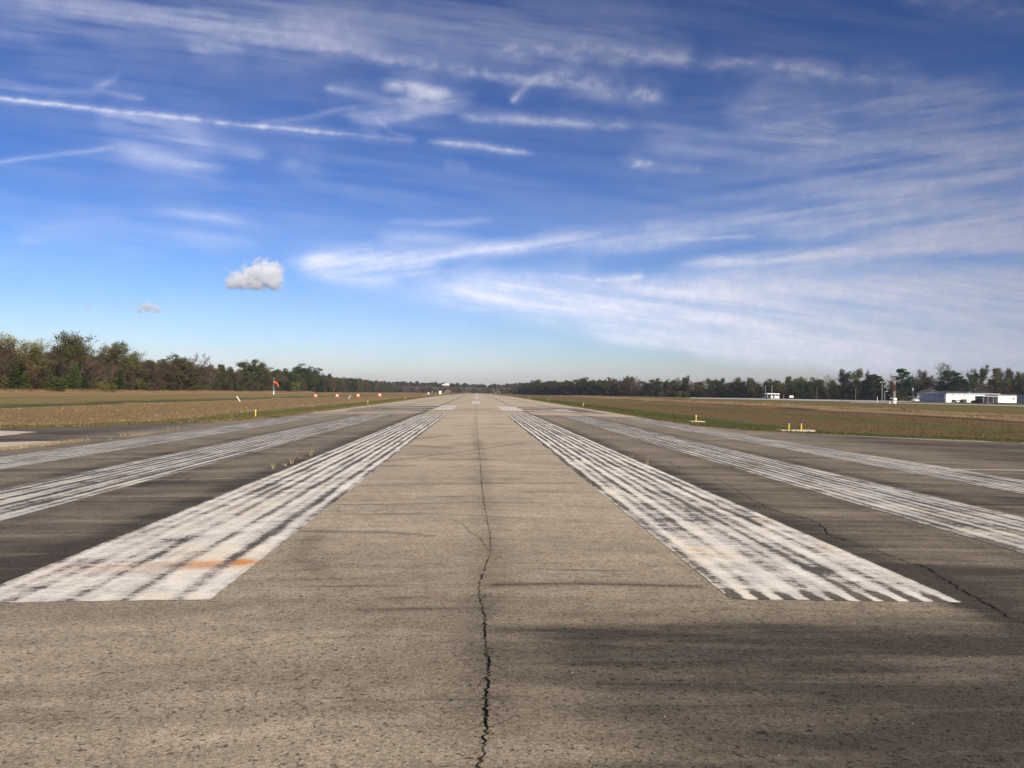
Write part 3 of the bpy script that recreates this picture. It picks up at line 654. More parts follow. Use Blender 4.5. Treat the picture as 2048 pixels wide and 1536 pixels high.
vehicle(1908, 378, ang + .5, ML['carb'], 'dark sedan parked in front of the white hangar wall')
vehicle(1916, 381, ang - .3, ML['carw'], 'white car parked between the dark sedan and the dark utility car')
vehicle(1926.5, 374, ang + .9, ML['carb'], 'dark utility car with a white tailgate side parked at the hangar wall', 'suv')
vehicle(1831, 405, ang + .2, ML['carw'], 'white pickup truck parked left of the hangar doors', 'pickup')
vehicle(1950, 356, ang + .2, ML['carb'], 'low dark car parked left of the porch of the office')
t = grp_('tractor', 1964, 352, .5, label='dark tractor with a cab standing under the porch of the office', cat='tractor')
MB().box((.2, 0, 1.2), (2.6, 1.0, .9)).build('body', ML['carb'], t); MB().box((-.8, 0, 2.2), (1.3, 1.4, 1.4), 0, .85).build('cab', ML['win'], t)
for sx, r in ((-1.0, .8), (1.2, .5)):
    for sy in (-.75, .75): MB().tube((sx, sy - .2, r), (sx, sy + .2, r), r, None, 14).build('wheel', ML['tyre'], t)

# fuel station: two horizontal tanks under a white roof, two thin masts beside it
FX = at_y(1545, 520); FZ = hz(FX, 520)
t = tag(empty('fuel_station', (FX, 520, FZ + .12), .15), 'white fuel station with two tanks under a rounded white roof', 'fuel station')
mb = MB(); mb.prism([(-4.9, 3.15), (4.2, 3.15), (4.4, 3.4), (4.0, 3.75), (-4.3, 3.75), (-4.9, 3.5)], -1.8, 1.8); mb.build('roof', ML['white'], t)
for sx in (-4.4, -1.6, 1.3, 3.9): MB().box((sx, -1.5, 1.5), (.18, .18, 3.3)).build('post', ML['white'], t)
for sx in (-.4, 2.9):
    tk = MB().tube((sx - 1.35, -.6, 1.15), (sx + 1.35, -.6, 1.15), .95, None, 18).build('tank', ML['white'], t, False)
    MB().box((sx, -.6, .12), (1.8, 1.4, .35)).build('cradle', ML['grey'], tk)
MB().box((-.2, -1.75, 1.35), (.7, .5, 1.4)).build('pump', ML['win'], t)
vehicle(1530, 512, .1, simple('navy_paint', (.03, .05, .12), .3), 'dark blue pickup parked at the left side of the white fuel station', 'pickup')
def mast(px, Y, h, label, r=.11, mat='grey', top=None, cat='pole', name='mast'):
    X = at_y(px, Y); t = tag(empty(name, (X, Y, hz(X, Y))), label, cat); MB().tube((0, 0, -.3), (0, 0, h), r * 1.2, r * .8, 8).build('pole', ML[mat], t)
    if top == 'ball': MB().sphere((0, 0, h + .1), .28).build('lamp', ML['glass'], t, True)
    if top == 'lamp':
        MB().tube((0, 0, h), (.9, 0, h + .15), .06).build('arm', ML[mat], t); MB().box((1.0, 0, h + .15), (.9, .4, .2)).build('lamp_head', ML['white'], t)
    if top == 'twin':
        MB().box((0, 0, h), (2.4, .1, .1)).build('crossarm', ML[mat], t)
        for sx in (-1.0, 1.0): MB().box((sx, -.1, h + .15), (.6, .35, .3)).build('lamp_head', ML['white'], t)
    return t
mast(1531, 524, 8.2, 'grey mast with a small lamp left of the white fuel station roof', top='ball')
mast(1544, 524, 9.2, 'tall bare mast rising over the middle of the fuel station roof', .13)
mast(1634, 500, 8.4, 'thin wooden pole right of the white sign', .11, 'wood')
mast(1711, 470, 6.8, 'thin grey pole in front of the bare thicket left of the evergreen', .13, 'wood')
mast(1764, 440, 10.8, 'tall floodlight pole with two lamp heads left of the lattice tower', .14, 'grey', 'twin')
mast(1769.5, 400, 5.3, 'short street lamp with a white head beside the tall floodlight pole', .1, 'grey', 'lamp', 'street lamp', 'street_lamp')
mast(1913, 470, 13.2, 'pale utility pole rising behind the hangar roof', .19, 'wood', cat='utility pole', name='utility_pole')
mast(1948, 480, 8.5, 'short dark utility pole tip above the hangar roof', .16, 'wood', cat='utility pole', name='utility_pole')
mast(1754.5, 330, 2.7, 'short white post in the grass left of the white equipment stand', .12, 'white')
mast(1567.5, 500, 3.0, 'short grey post between the fuel station and the white sign', .1, 'grey')
t = grp_('sign_board', 1583, 500, 0, label='blank white rectangular board on posts in front of the trees', cat='sign')
MB().box((0, 0, 1.75), (2.7, .12, 1.35)).build('board', ML['white'], t)
for sx in (-1.0, 1.0): MB().tube((sx, .12, -.2), (sx, .12, 1.6), .06).build('post', ML['grey'], t)
# lattice tower
X = at_y(1789, 430); t = tag(empty('lattice_tower', (X, 430, hz(X, 430)), .3), 'red and white lattice tower in front of a dark pine', 'tower')
Ht = 13.4; sg = 7
for k in range(sg):
    z0, z1 = Ht * k / sg, Ht * (k + 1) / sg; mb = MB(); c3 = [(.62 * math.cos(a), .62 * math.sin(a)) for a in (0, 2.094, 4.189)]
    for i in range(3):
        (x0, y0), (x1, y1) = c3[i], c3[(i + 1) % 3]; mb.tube((x0, y0, z0), (x0, y0, z1), .055, None, 5); mb.tube((x0, y0, z0), (x1, y1, z1), .02, None, 4); mb.tube((x0, y0, z1), (x1, y1, z1), .02, None, 4)
    mb.build('tower_section', ML['white'] if k in (1, 2, 5) else ML['rust'], t)
MB().box((0, 0, 13.5), (1.8, .2, .2)).build('beacon_arm', ML['grey'], t)
t = grp_('equipment_stand', 1789.5, 300, 0, label='white segmented equipment stand with a side arm in the right field', cat='equipment stand')
MB().box((0, 0, 1.75), (1.35, .9, .9)).build('cabinet', ML['white'], t)
for sx, r in ((-.55, .1), (.1, .22), (.5, .12)): MB().box((sx, 0, .65), (r * 2, .3, 1.35)).build('leg', ML['white'], t)
MB().box((-1.3, 0, 2.1), (1.3, .1, .14)).build('arm', ML['white'], t)
t = grp_('marker_cone', 1779.5, 300, 0, label='small white cone marker left of the equipment stand', cat='marker'); MB().tube((0, 0, 0), (0, 0, .9), .3, .06, 10).build('cone', ML['white'], t); MB().box((0, 0, .03), (.8, .8, .06)).build('base', ML['white'], t)
t = grp_('water_tank', 1825.5, 440, 0, label='small pale blue and white tank above the trees left of the hangar', cat='tank'); MB().tube((0, 0, 5.9), (0, 0, 6.9), .42, .42, 12).build('tank', ML['wall_grey'], t); MB().tube((0, 0, 6.9), (0, 0, 7.8), .25, .2, 10).build('cap', ML['white'], t); MB().tube((0, 0, -.2), (0, 0, 5.9), .1).build('post', ML['wood'], t)

# far white house on the hill, pale buildings beyond the right wood
t = grp_('house', 893, 1500, .2, label='white house on the wooded hill beyond the end of the runway', cat='house'); t.location.z = 11.6; t.scale = (.72, .72, .72)
MB().box((0, 0, 2.0), (14, 8, 4)).build('wall', ML['wall_white'], t); MB().box((-9, 0, 1.2), (6, 6, 2.4)).build('wing', ML['wall_white'], t); MB().prism([(-7.4, 4.0), (7.4, 4.0), (5.5, 5.4), (-5.5, 5.4)], -4.4, 4.4).build('roof', ML['white'], t)
for sx in (-4, -1, 2, 5): MB().box((sx, -4.05, 2.2), (1.3, .1, 1.4)).build('window', ML['win'], t)
MB().box((0, 0, -3), (12, 6, 6)).build('foundation', ML['bark'], t)

# ------------------------------------------------------------------ trees
def leafquads(P, size, rs, el=1.0):
    n = len(P); a = rs.normal(size=(n, 3)); a /= np.linalg.norm(a, axis=1)[:, None]; b = rs.normal(size=(n, 3)); b -= (a * b).sum(1)[:, None] * a; b /= np.linalg.norm(b, axis=1)[:, None]
    s = size * rs.uniform(.5, 1.3, n)[:, None]; a = a * s * .5; b = b * s * .5 * el
    V = np.stack([P - a - b * .3, P - b * .9, P + a + b * .2, P + b], 1).reshape(-1, 3); return V, np.arange(4 * n).reshape(-1, 4)
def ribbons(segs, rs):
    """segs: (p0,p1,w0,w1) -> two crossed flat strips each"""
    p0 = np.array([s[0] for s in segs]); p1 = np.array([s[1] for s in segs]); w0 = np.array([s[2] for s in segs])[:, None]; w1 = np.array([s[3] for s in segs])[:, None]
    d = p1 - p0; d /= np.linalg.norm(d, axis=1)[:, None] + 1e-9; a = np.cross(d, rs.normal(size=d.shape)); a /= np.linalg.norm(a, axis=1)[:, None] + 1e-9; b = np.cross(d, a)
    V = np.concatenate([np.stack([p0 - x * w0 / 2, p0 + x * w0 / 2, p1 + x * w1 / 2, p1 - x * w1 / 2], 1).reshape(-1, 3) for x in (a, b)]); return V, np.arange(len(V)).reshape(-1, 4)
def branches(H, spread, rs, lo=.25, n1=9, n2=6, n3=5, n4=3, up=.6):
    big = []; tw = []; tips = []
    tr = [np.array([0, 0, -.3])]; 
    for k in range(1, 6): tr.append(np.array([rs.normal() * .02 * H, rs.normal() * .02 * H, H * .8 * k / 5]))
    for k in range(5): big.append((tr[k], tr[k + 1], H * .032 * (1 - k * .17), H * .032 * (1 - (k + 1) * .17)))
    def pt(t): t = t * 5; i = min(int(t), 4); return tr[i] + (tr[i + 1] - tr[i]) * (t - i)
    for i in range(n1):
        t = lo + (1 - lo) * (i + rs.random()) / n1; p = pt(t); az = rs.random() * 6.283 + i * 2.4; ln = spread * (1.05 - .55 * abs(t - .55) / .5) * rs.uniform(.75, 1.1)
        el_ = up * rs.uniform(.5, 1.2) + .5 * t; dr = np.array([math.cos(az) * math.cos(el_), math.sin(az) * math.cos(el_), math.sin(el_)])
        q = p + dr * ln * .5 + rs.normal(size=3) * .05 * ln; e = q + (dr + np.array([0, 0, .25])) * ln * .5; big.append((p, q, H * .014, H * .009)); big.append((q, e, H * .009, H * .004))
        for j in range(n2):
            s = rs.random(); b = p + (q - p) * s * 2 if s < .5 else q + (e - q) * (s - .5) * 2
            d2 = dr + rs.normal(size=3) * .65 + np.array([0, 0, .3]); d2 /= np.linalg.norm(d2); l2 = ln * rs.uniform(.25, .5); e2 = b + d2 * l2; tw.append((b, e2, H * .005, H * .0028))
            for k in range(n3):
                b3 = b + (e2 - b) * rs.uniform(.2, 1); d3 = d2 + rs.normal(size=3) * .6 + np.array([0, 0, .15]); d3 /= np.linalg.norm(d3); e3 = b3 + d3 * l2 * rs.uniform(.35, .7); tw.append((b3, e3, H * .003, H * .0018)); tips.append(e3)
                for m in range(n4):
                    b4 = b3 + (e3 - b3) * rs.uniform(.3, 1); e4 = b4 + (d3 + rs.normal(size=3) * .6) * l2 * rs.uniform(.15, .4); tw.append((b4, e4, H * .0024, H * .0012)); tips.append(e4)
    return big, tw, np.array(tips)
M_TW = {k: mat_leaf('twigs_' + k, a, b, .0, .15) for k, a, b in (('brown', (.11, .078, .052), (.155, .112, .08)), ('grey', (.20, .175, .15), (.15, .125, .10)))}
M_LF = {'olive': mat_leaf('leaves_olive', (.085, .09, .025), (.14, .125, .045)), 'green': mat_leaf('leaves_green', (.045, .065, .018), (.085, .10, .03)), 'pine': mat_leaf('needles_dark', (.018, .038, .016), (.035, .06, .022), .1),
        'rust': mat_leaf('leaves_rust', (.125, .078, .036), (.11, .088, .04)), 'yellow': mat_leaf('leaves_yellow_green', (.18, .18, .045), (.12, .13, .04)), 'pale': mat_leaf('leaves_pale', (.30, .29, .18), (.19, .18, .10)), 'brown': mat_leaf('leaves_brown', (.11, .078, .048), (.085, .07, .04))}
PROTO = {}
def proto(key, kind, seed, H=10., spread=4.0, leaf=None, nleaf=0, lsz=.34, twig='brown', cl=.6, **kw):
    rs = np.random.default_rng(seed); root = bpy.data.objects.new(kind, None); root.empty_display_size = .5
    if kind == 'conifer':
        V = []; P = []
        for i in range(260):
            t = rs.random() ** .8; z = H * (.08 + .92 * t); rad = spread * (1 - t) ** .75 * rs.uniform(.6, 1.05) + .15; az = rs.random() * 6.283
            for q in range(16):
                u = rs.random(); P.append([math.cos(az) * rad * u + rs.normal() * .16, math.sin(az) * rad * u + rs.normal() * .16, z - .10 * rad * u + rs.normal() * .16])
        V, Fc = leafquads(np.array(P), .38, rs); kids = [mesh_np('crown', V, Fc, M_LF[leaf])]
        Vt, Ft = ribbons([((0, 0, -.3), (0, 0, H * .9), .35, .06)], rs); kids.append(mesh_np('trunk', Vt, Ft, ML['bark']))
    elif kind == 'pine':
        P = []; segs = [(np.array([0, 0, -.3]), np.array([.1, 0, H * .9]), .4, .12)]
        for i in range(46):
            t = .3 + .7 * rs.random(); z = H * t; rad = spread * (1.1 - abs(t - .6) * 1.35) * rs.uniform(.4, 1); az = rs.random() * 6.283; c = np.array([math.cos(az) * rad, math.sin(az) * rad, z + rad * .2]); segs.append((np.array([0, 0, z - .3]), c, .1, .04))
            n_ = 95; g = rs.normal(size=(n_, 3)); g /= np.linalg.norm(g, axis=1)[:, None]; P.append(c + g * np.array([1.15, 1.15, .5]) * rs.uniform(.5, 1.15, (n_, 1)) * H * .085)
        V, Fc = leafquads(np.concatenate(P), .36, rs); kids = [mesh_np('crown', V, Fc, M_LF[leaf])]; Vt, Ft = ribbons(segs, rs); kids.append(mesh_np('trunk', Vt, Ft, ML['bark']))
    else:
        big, tw, tips = branches(H, spread, rs, **kw)
        Vt, Ft = ribbons(big, rs); kids = [mesh_np('trunk', Vt, Ft, ML['bark'])]
        Vw, Fw = ribbons(tw, rs)
        if leaf:
            nc = max(1, int(len(tips) * cl)); cen = tips[rs.choice(len(tips), nc, replace=False)]
            # leaf clumps: several leaves round each chosen twig tip
            nleaf = int(nleaf * 1.55); lsz *= .82; P = cen[rs.integers(0, nc, nleaf)] + rs.normal(size=(nleaf, 3)) * H * .026
            Vl, Fl = leafquads(P, lsz, rs)
            V = np.concatenate([Vw, Vl]); Fc = np.concatenate([Fw, Fl + len(Vw)]); mi = np.r_[np.zeros(len(Fw), int), np.ones(len(Fl), int)]
            kids.append(mesh_np('crown', V, Fc, [M_TW[twig], M_LF[leaf]], midx=mi))
        else: kids.append(mesh_np('crown', Vw, Fw, M_TW[twig]))
    for k in kids: k.parent = root
    PROTO[key] = (root, kids, H)
for i in range(4): proto('bare%d' % i, 'bare_tree', 10 + i, 10, 3.6, twig='brown', n1=11, n2=7, n3=6, n4=4)
for i in range(2): proto('grey%d' % i, 'bare_tree', 20 + i, 10, 4.2, twig='grey', n1=10, n2=6, n3=6, n4=4)
for i in range(2): proto('brown%d' % i, 'oak_tree', 30 + i, 10, 3.8, 'brown', 2600, .30, 'brown', .7, n1=10, n2=6, n3=5, n4=3)
for i in range(3): proto('olive%d' % i, 'oak_tree', 40 + i, 10, 4.0, 'olive', 3400, .32, 'brown', .6, n1=11, n2=6, n3=5, n4=2)
for i in range(3): proto('green%d' % i, 'oak_tree', 50 + i, 10, 4.2, 'green', 4600, .34, 'brown', .8, n1=12, n2=6, n3=5, n4=2, lo=.12)
for i in range(2): proto('crown%d' % i, 'oak_tree', 60 + i, 10, 4.3, 'olive', 4200, .26, 'grey', .85, n1=14, n2=7, n3=6, n4=3, lo=.42)
proto('pale0', 'oak_tree', 70, 10, 4.4, 'pale', 2600, .28, 'grey', .6, n1=12, n2=7, n3=5, n4=2, lo=.35)
for i in range(2): proto('rust%d' % i, 'oak_tree', 80 + i, 10, 3.6, 'rust', 2200, .30, 'brown', .6, n1=10, n2=6, n3=5, n4=3)
proto('cedar0', 'conifer', 90, 10, 3.1, 'green'); proto('cedar1', 'conifer', 91, 10, 2.6, 'pine')
proto('pine0', 'pine', 92, 10, 3.2, 'pine'); proto('pine1', 'pine', 93, 10, 3.6, 'pine')
proto('bush0', 'bush', 95, 4, 3.2, 'yellow', 1800, .26, 'brown', .9, n1=12, n2=5, n3=4, n4=2, lo=.02, up=.3); proto('bush1', 'bush', 96, 4, 3.2, 'green', 2200, .28, 'brown', .9, n1=12, n2=5, n3=4, n4=2, lo=.02, up=.3); proto('bush2', 'bush', 97, 4, 3.0, 'brown', 1700, .26, 'brown', .9, n1=12, n2=6, n3=4, n4=2, lo=.02, up=.3)
used = {}
def plant(key, X, Y, H, wide=1.0, label=None, group=None, cat='tree', dz=0):
    root, kids, H0_ = PROTO[key]
    if key not in used:
        used[key] = 1; C.objects.link(root); o = root
    else: o = copy_fast(root, kids)
    s = H / H0_; o.location = (X, Y, hz(X, Y) - .1 + dz); o.rotation_euler = (0, 0, random.random() * 6.28); o.scale = (s * wide, s * wide, s)
    tag(o, label, cat, group); return o
def far_top(py, px, X, Y):
    d = ray(px, py); return H0 + d[2] / d[1] * Y
def feature(key, px, top, dY, label, wide=1.0, side='L', front=0, group=None, cat='tree'):
    if side == 'L':
        lat = -(146 - front) - dY; s = (px - 953.5) / F; Y = lat / (ray(px, 784)[0] / ray(px, 784)[1])
    else:
        r = ray(px, 784)[0] / ray(px, 784)[1]
        for (x0, y0), (x1, y1) in zip(RT[:-1], RT[1:]):
            den = (x1 - x0) - r * (y1 - y0); t = (r * y0 - x0) / den
            if t <= 1.0: break
        Y = y0 + (y1 - y0) * t + dY - front
    X = at_y(px, Y); H = far_top(top, px, X, Y) - hz(X, Y)
    return plant(key, X, Y, H, wide, label, group, cat)
RT = [(60, 1050), (98, 800), (196, 610), (262, 480), (330, 455), (420, 430)]
# --- left wood, individual trees
for a in [
 ('pale0', 30, 682, 8, 'pale cream leaved tree towering at the left edge of the left wood', 1.05), ('pale0', 62, 692, 14, 'smaller pale leaved tree just right of the cream one at the left edge', .8),
 ('crown0', 143, 676, 12, 'tallest rounded grey green tree of the left wood', 1.0), ('crown1', 152, 688, 10, 'grey green tree leaning out behind the tallest one', .8), ('bare0', 97, 699, 8, 'bare brown tree between the pale tree and the tallest tree', 1.0),
 ('grey0', 193, 698, 14, 'bare grey twiggy tree right of the tallest tree', .8), ('crown1', 233, 692, 8, 'rounded grey green tree, second tallest of the left wood', .9), ('olive0', 219, 702, 6, 'olive tree close against the left side of the second tallest tree', .8),
 ('crown0', 271, 711, 10, 'small round topped tree right of the second tallest tree', .7), ('olive1', 350, 715, 2, 'broad olive green tree bulging out of the left wood', 1.15), ('olive2', 372, 722, 0, 'yellowish olive tree at the right shoulder of the broad olive one', 1.0),
 ('grey1', 398, 713, 14, 'bare grey tree behind the broad olive tree', .75), ('grey0', 382, 716, 16, 'slim bare grey tree behind the broad olive tree', .7), ('green0', 498, 727, 4, 'dark olive dome shaped tree left of the windsock', 1.2), ('olive0', 520, 731, 6, 'olive tree just left of the windsock', 1.1), ('olive2', 450, 733, 4, 'small olive treetop midway along the left wood', .8),
 ('green1', 575, 742, 0, 'green tree right behind the windsock', 1.0), ('green2', 602, 735, 6, 'tall green tree right of the windsock', 1.25), ('olive1', 588, 752, -4, 'yellow green tree low in front right of the windsock', .9), ('green0', 625, 742, 6, 'green tree above the first red light', 1.2), ('green1', 654, 751, 6, 'green tree beyond the first red approach light', 1.1)]:
    feature(a[0], a[1], a[2], a[3], a[4], a[5] * 1.22)
for a in [('cedar0', 30, 726, -6, 'dark green cedar low at the left edge in front of the pale tree', .85), ('cedar0', 50, 742, -8, 'shorter cedar right of the leftmost cedar', 1.0), ('cedar0', 150, 722, -5, 'dark green cedar under the tallest tree', .7), ('cedar0', 168, 745, -6, 'short green cedar right under the tallest tree', .9), ('cedar1', 240, 744, -6, 'dark cedar below the second tallest tree', .8),
          ('cedar1', 470, 766, -4, 'small dark cedar midway along the left wood', .8), ('cedar1', 643, 757, -8, 'round very dark evergreen above the second red approach light', 1.2), ('cedar0', 522, 770, -6, 'small green cedar just left of the windsock pole', .9)]:
    feature(a[0], a[1], a[2], a[3], a[4], a[5] * 1.22)
for a in [('bush0', 205, 766, -9, 'yellow green bush at the foot of the left wood', 1.1), ('bush0', 222, 770, -10, 'low yellow green bush under the dark cedar', 1.3), ('bush0', 108, 757, -8, 'olive yellow bush between two cedars', 1.0), ('bush1', 120, 768, -9, 'green bush at the foot of the left wood', 1.2), ('bush0', 590, 768, -7, 'yellow green bush right of the windsock', 1.0)]:
    feature(a[0], a[1], a[2], a[3], a[4], a[5], cat='bush')
def pick(w): 
    ks = list(w); return random.choices(ks, [w[k] for k in ks])[0]
KN = {'bare': 'bare brown tree', 'grey': 'bare grey tree', 'brown': 'brown leaved tree', 'olive': 'olive green tree', 'green': 'dark green tree', 'rust': 'rusty brown tree', 'crown': 'grey green tree', 'cedar': 'dark cedar', 'pine': 'dark pine', 'bush': 'low bush'}
def fill(key, X, Y, H, wide, where, group, cat='tree'):
    kn = KN[key.rstrip('0123456789')]; plant(key, X, Y, H, wide, kn + ' ' + where, group + ', ' + kn + 's', cat)
wl = lambda Y: 'in the left wood, left of the broad olive tree' if Y < 345 else 'in the left wood just left of the windsock' if Y < 545 else 'in the left wood above the red approach lights' if Y < 850 else 'in the far end of the left wood'
W1 = {'bare0': 1.5, 'bare1': 1.5, 'bare2': 1.5, 'bare3': 1.5, 'brown0': 3.5, 'brown1': 3.5, 'olive0': 2.2, 'olive2': 2.5, 'rust0': .4, 'green1': 1}
y = 195
while y < 1150:
    far = y > 540; w_ = dict(W1)
    if far: w_.update({'green0': 3, 'green1': 3, 'green2': 2, 'olive1': 2})
    d = 5.2 + max(0, y - 300) * .010
    fill(pick(w_), -148 + random.uniform(-2.5, 2.5), y, random.uniform(10.5, 13.5) if not far else random.uniform(12.5, 15.5), random.uniform(.9, 1.15) * (1 + (y > 600) * .35), wl(y), wl(y)); y += d * random.uniform(.8, 1.2)
y = 195
while y < 1150:
    far = y > 540; w_ = dict(W1)
    if far: w_.update({'green0': 3, 'green1': 3, 'green2': 2, 'olive1': 2})
    d = 6.0 + max(0, y - 300) * .012
    fill(pick(w_), -157 + random.uniform(-3, 3), y, random.uniform(12.5, 15) if not far else random.uniform(14, 16.5), random.uniform(1.15, 1.4) * (1 + (y > 600) * .35), 'standing back ' + wl(y), 'back row ' + wl(y)); y += d * random.uniform(.8, 1.2)
y = 190
while y < 520:
    k = pick({'bush2': 4, 'bush1': 2, 'bush0': .7}); fill(k, -143 + random.uniform(-1.5, 1.5), y, random.uniform(2.5, 4.8), random.uniform(.9, 1.3), 'at the foot ' + wl(y).replace('in ', 'of ', 1), 'bushes ' + wl(y), 'bush'); y += random.uniform(5, 8)
# --- right wood
for a in [
 ('green0', 1167, 759, 'dark green round tree at the left end of the right wood', 1.1), ('green1', 1125, 768, 'dark tree at the far left tip of the right wood', 1.2), ('green2', 1188, 766, 'dark green tree second from the left end of the right wood', 1.1), ('olive0', 1213, 770, 'olive green tree near the left end of the right wood', 1.0),
 ('green1', 1253, 756, 'tall dark olive tree left of a bare grey crown', .8), ('grey0', 1269, 757, 'bare grey tree behind the tall olive tree', .8), ('green0', 1310, 761, 'wide dark green tree in the middle of the right wood', 1.4), ('green2', 1335, 763, 'dark green tree right of the wide one', 1.2), ('olive1', 1371, 755, 'tall olive tree standing above the middle of the right wood', 1.0),
 ('grey1', 1350, 757, 'bare grey tree left of the tall olive tree', .7), ('green1', 1441, 760, 'round dark evergreen left of the white fuel station', 1.25), ('crown0', 1475, 758, 'thin topped tree between the round evergreen and the fuel station', .7), ('rust0', 1498, 764, 'orange brown tree left of the fuel station', .9),
 ('olive2', 1572, 756, 'olive tree rising right of the fuel station mast', 1.0), ('crown1', 1600, 757, 'pale grey green tree above the white sign', .9), ('green0', 1632, 760, 'rounded dark green tree behind the thin wooden pole', 1.1), ('green2', 1600, 768, 'dark green tree right of the white sign', 1.0), ('grey0', 1660, 755, 'bare grey tree left of the big mixed tree', .9),
 ('green1', 1688, 745, 'tall dark green tree, left part of the big clump', .9), ('olive0', 1715, 743, 'big olive green tree topping the clump left of the floodlight pole', 1.0), ('rust1', 1738, 748, 'rusty brown treetop between the big olive tree and the dark evergreen', .8), 
 ('bare1', 1790, 749, 'bare brown tree behind the lattice tower', 1.0), ('grey1', 1828, 743, 'bare grey tree between the pine and the hangar', .9), ('brown0', 1850, 745, 'brown leaved tree above the hangar doors', .9), ('grey0', 1880, 735, 'large bare grey tree behind the hangar', 1.05), ('grey1', 1905, 733, 'largest bare grey tree behind the hangar roof', 1.1),
 ('olive1', 1965, 737, 'tall olive tree right of the bare tree behind the hangar', .75), ('green2', 1945, 748, 'dark green tree behind the middle of the hangar', .8), ('olive2', 2003, 741, 'olive green tree above the office', .95), ('olive0', 2026, 743, 'olive tree near the right edge above the office', .9), ('crown1', 2046, 750, 'grey green tree at the right edge', .9)]:
    feature(a[0], a[1], a[2], 6, a[3], a[4], 'R')
for a in [('pine1', 1748, 751, 'big dark pine left of the floodlight pole', 1.0, 16), ('pine0', 1735, 762, 'dark evergreen low beside the big dark pine', 1.1, 14), ('pine0', 1806, 741, 'tall dark pine right of the lattice tower', .95, 14), ('pine1', 1822, 765, 'shorter dark pine right of the tall pine', 1.0, 12), ('pine1', 1899, 744, 'dark pine behind the hangar in front of the bare crown', 1.05, 8), ('pine0', 1918, 756, 'dark pine right of the pale utility pole', 1.0, 10),
          ('cedar1', 1448, 784, 'small dark cedar left of the fuel station', 1.2, 22), ('bush0', 1358, 784, 'yellow green bush in front of the right wood', 1.2, 22), ('bush0', 1374, 785, 'second yellow green bush in front of the right wood', 1.1, 24), ('bush0', 1322, 785, 'faint yellow green bush at the foot of the right wood', 1.3, 20), ('bush1', 1620, 787, 'low green bush right of the white sign', 1.5, 18)]:
    feature(a[0], a[1], a[2], 0, a[3], a[4], 'R', a[5], cat='bush' if 'bush' in a[0] else 'tree')
W2 = {'bare0': 1.4, 'bare1': 1.4, 'bare2': 1.2, 'bare3': 1.2, 'brown0': 3, 'brown1': 3, 'olive0': 1.6, 'olive2': 1.6, 'rust0': .7, 'green0': 1.8, 'green1': 1.8}
def wr(X): return 'in the left end of the right wood' if X < 150 else 'in the right wood left of the fuel station' if X < 222 else 'in the right wood left of the lattice tower' if X < 268 else 'in the right wood behind the hangar'
for row, (off, sp, h0, h1) in enumerate([(0, 6.5, 8.5, 12.2), (10, 8.5, 9.5, 13.5), (20, 11, 10, 14.8)]):
    for (x0, y0), (x1, y1) in zip(RT[:-1], RT[1:]):
        L = math.hypot(x1 - x0, y1 - y0); s = random.random() * sp
        dd = sp * (1.5 if y0 > 700 else 1)
        while s < L:
            t = s / L; X = x0 + (x1 - x0) * t + random.uniform(-2, 2); Y = y0 + (y1 - y0) * t + off + random.uniform(-3, 3)
            w_ = dict(W2)
            if X < 130: w_.update({'green0': 5, 'green1': 5, 'green2': 4})
            k = pick(w_)
            fill(k, X, Y, random.uniform(h0, h1) * (1.0 if Y < 700 else 1.15), random.uniform(1.2, 1.5), ['in front ', '', 'standing back '][row] + wr(X), ['front row ', 'middle row ', 'back row '][row] + wr(X)); s += dd * random.uniform(.8, 1.2)
for (x0, y0), (x1, y1) in zip(RT[1:-1], RT[2:]):
    L = math.hypot(x1 - x0, y1 - y0); s = 0
    while s < L:
        t = s / L; X = x0 + (x1 - x0) * t; Y = y0 + (y1 - y0) * t - random.uniform(4, 9); k = pick({'bush2': 4, 'bush1': 1.5}); fill(k, X, Y, random.uniform(2.2, 4.2), random.uniform(1, 1.4), 'at the foot ' + wr(X).replace('in ', 'of ', 1), 'bushes ' + wr(X), 'bush'); s += random.uniform(7, 12)
# small clump of bare shrubs left of the hangar
for px, tp in ((1795, 783), (1803, 782), (1811, 784)): feature('brown1', px, tp, 0, 'small brown vase shaped tree between the lattice tower and the hangar', .8, 'R', 45, 'small brown trees left of the hangar')

# far wood closing the view: nobody could count its crowns
def far_wood(name, regions, label, mats):
    V = []; Fc = []; mi = []; nb = 0; rs = np.random.default_rng(5)
    for (x0, x1, y0, y1, n, h0, h1, md, sz) in regions:
        X = rs.uniform(x0, x1, n); Y = rs.uniform(y0, y1, n); Z = HT(X, Y)
        for x, y, z in zip(X, Y, Z):
            h = rs.uniform(h0, h1) * (.75 + .5 * vn(np.array(x * .03), np.array(y * .03), 2)); r = h * rs.uniform(.3, .48); m = 130
            nb_ = 5; c = np.stack([rs.normal(size=nb_) * r * .5, rs.normal(size=nb_) * r * .5, rs.uniform(.12, .85, nb_) * h], 1)[rs.integers(0, nb_, m)]
            g = rs.normal(size=(m, 3)); g /= np.linalg.norm(g, axis=1)[:, None]; P = np.array([x, y, z]) + c + g * r * .5 * rs.uniform(.5, 1.1, (m, 1)); P[:, 2] = np.maximum(P[:, 2], z + .3)
            v, f = leafquads(P, sz, rs); V.append(v); Fc.append(f + nb); nb += len(v); mi += [int(rs.choice(len(mats), p=md))] * m
    o = mesh_np(name, np.concatenate(V), np.concatenate(Fc), mats, midx=mi); tag(o, label, 'wood', kind='stuff'); return o
FM = [M_LF['green'], M_LF['brown'], M_LF['olive'], M_TW['brown'], M_LF['pine']]
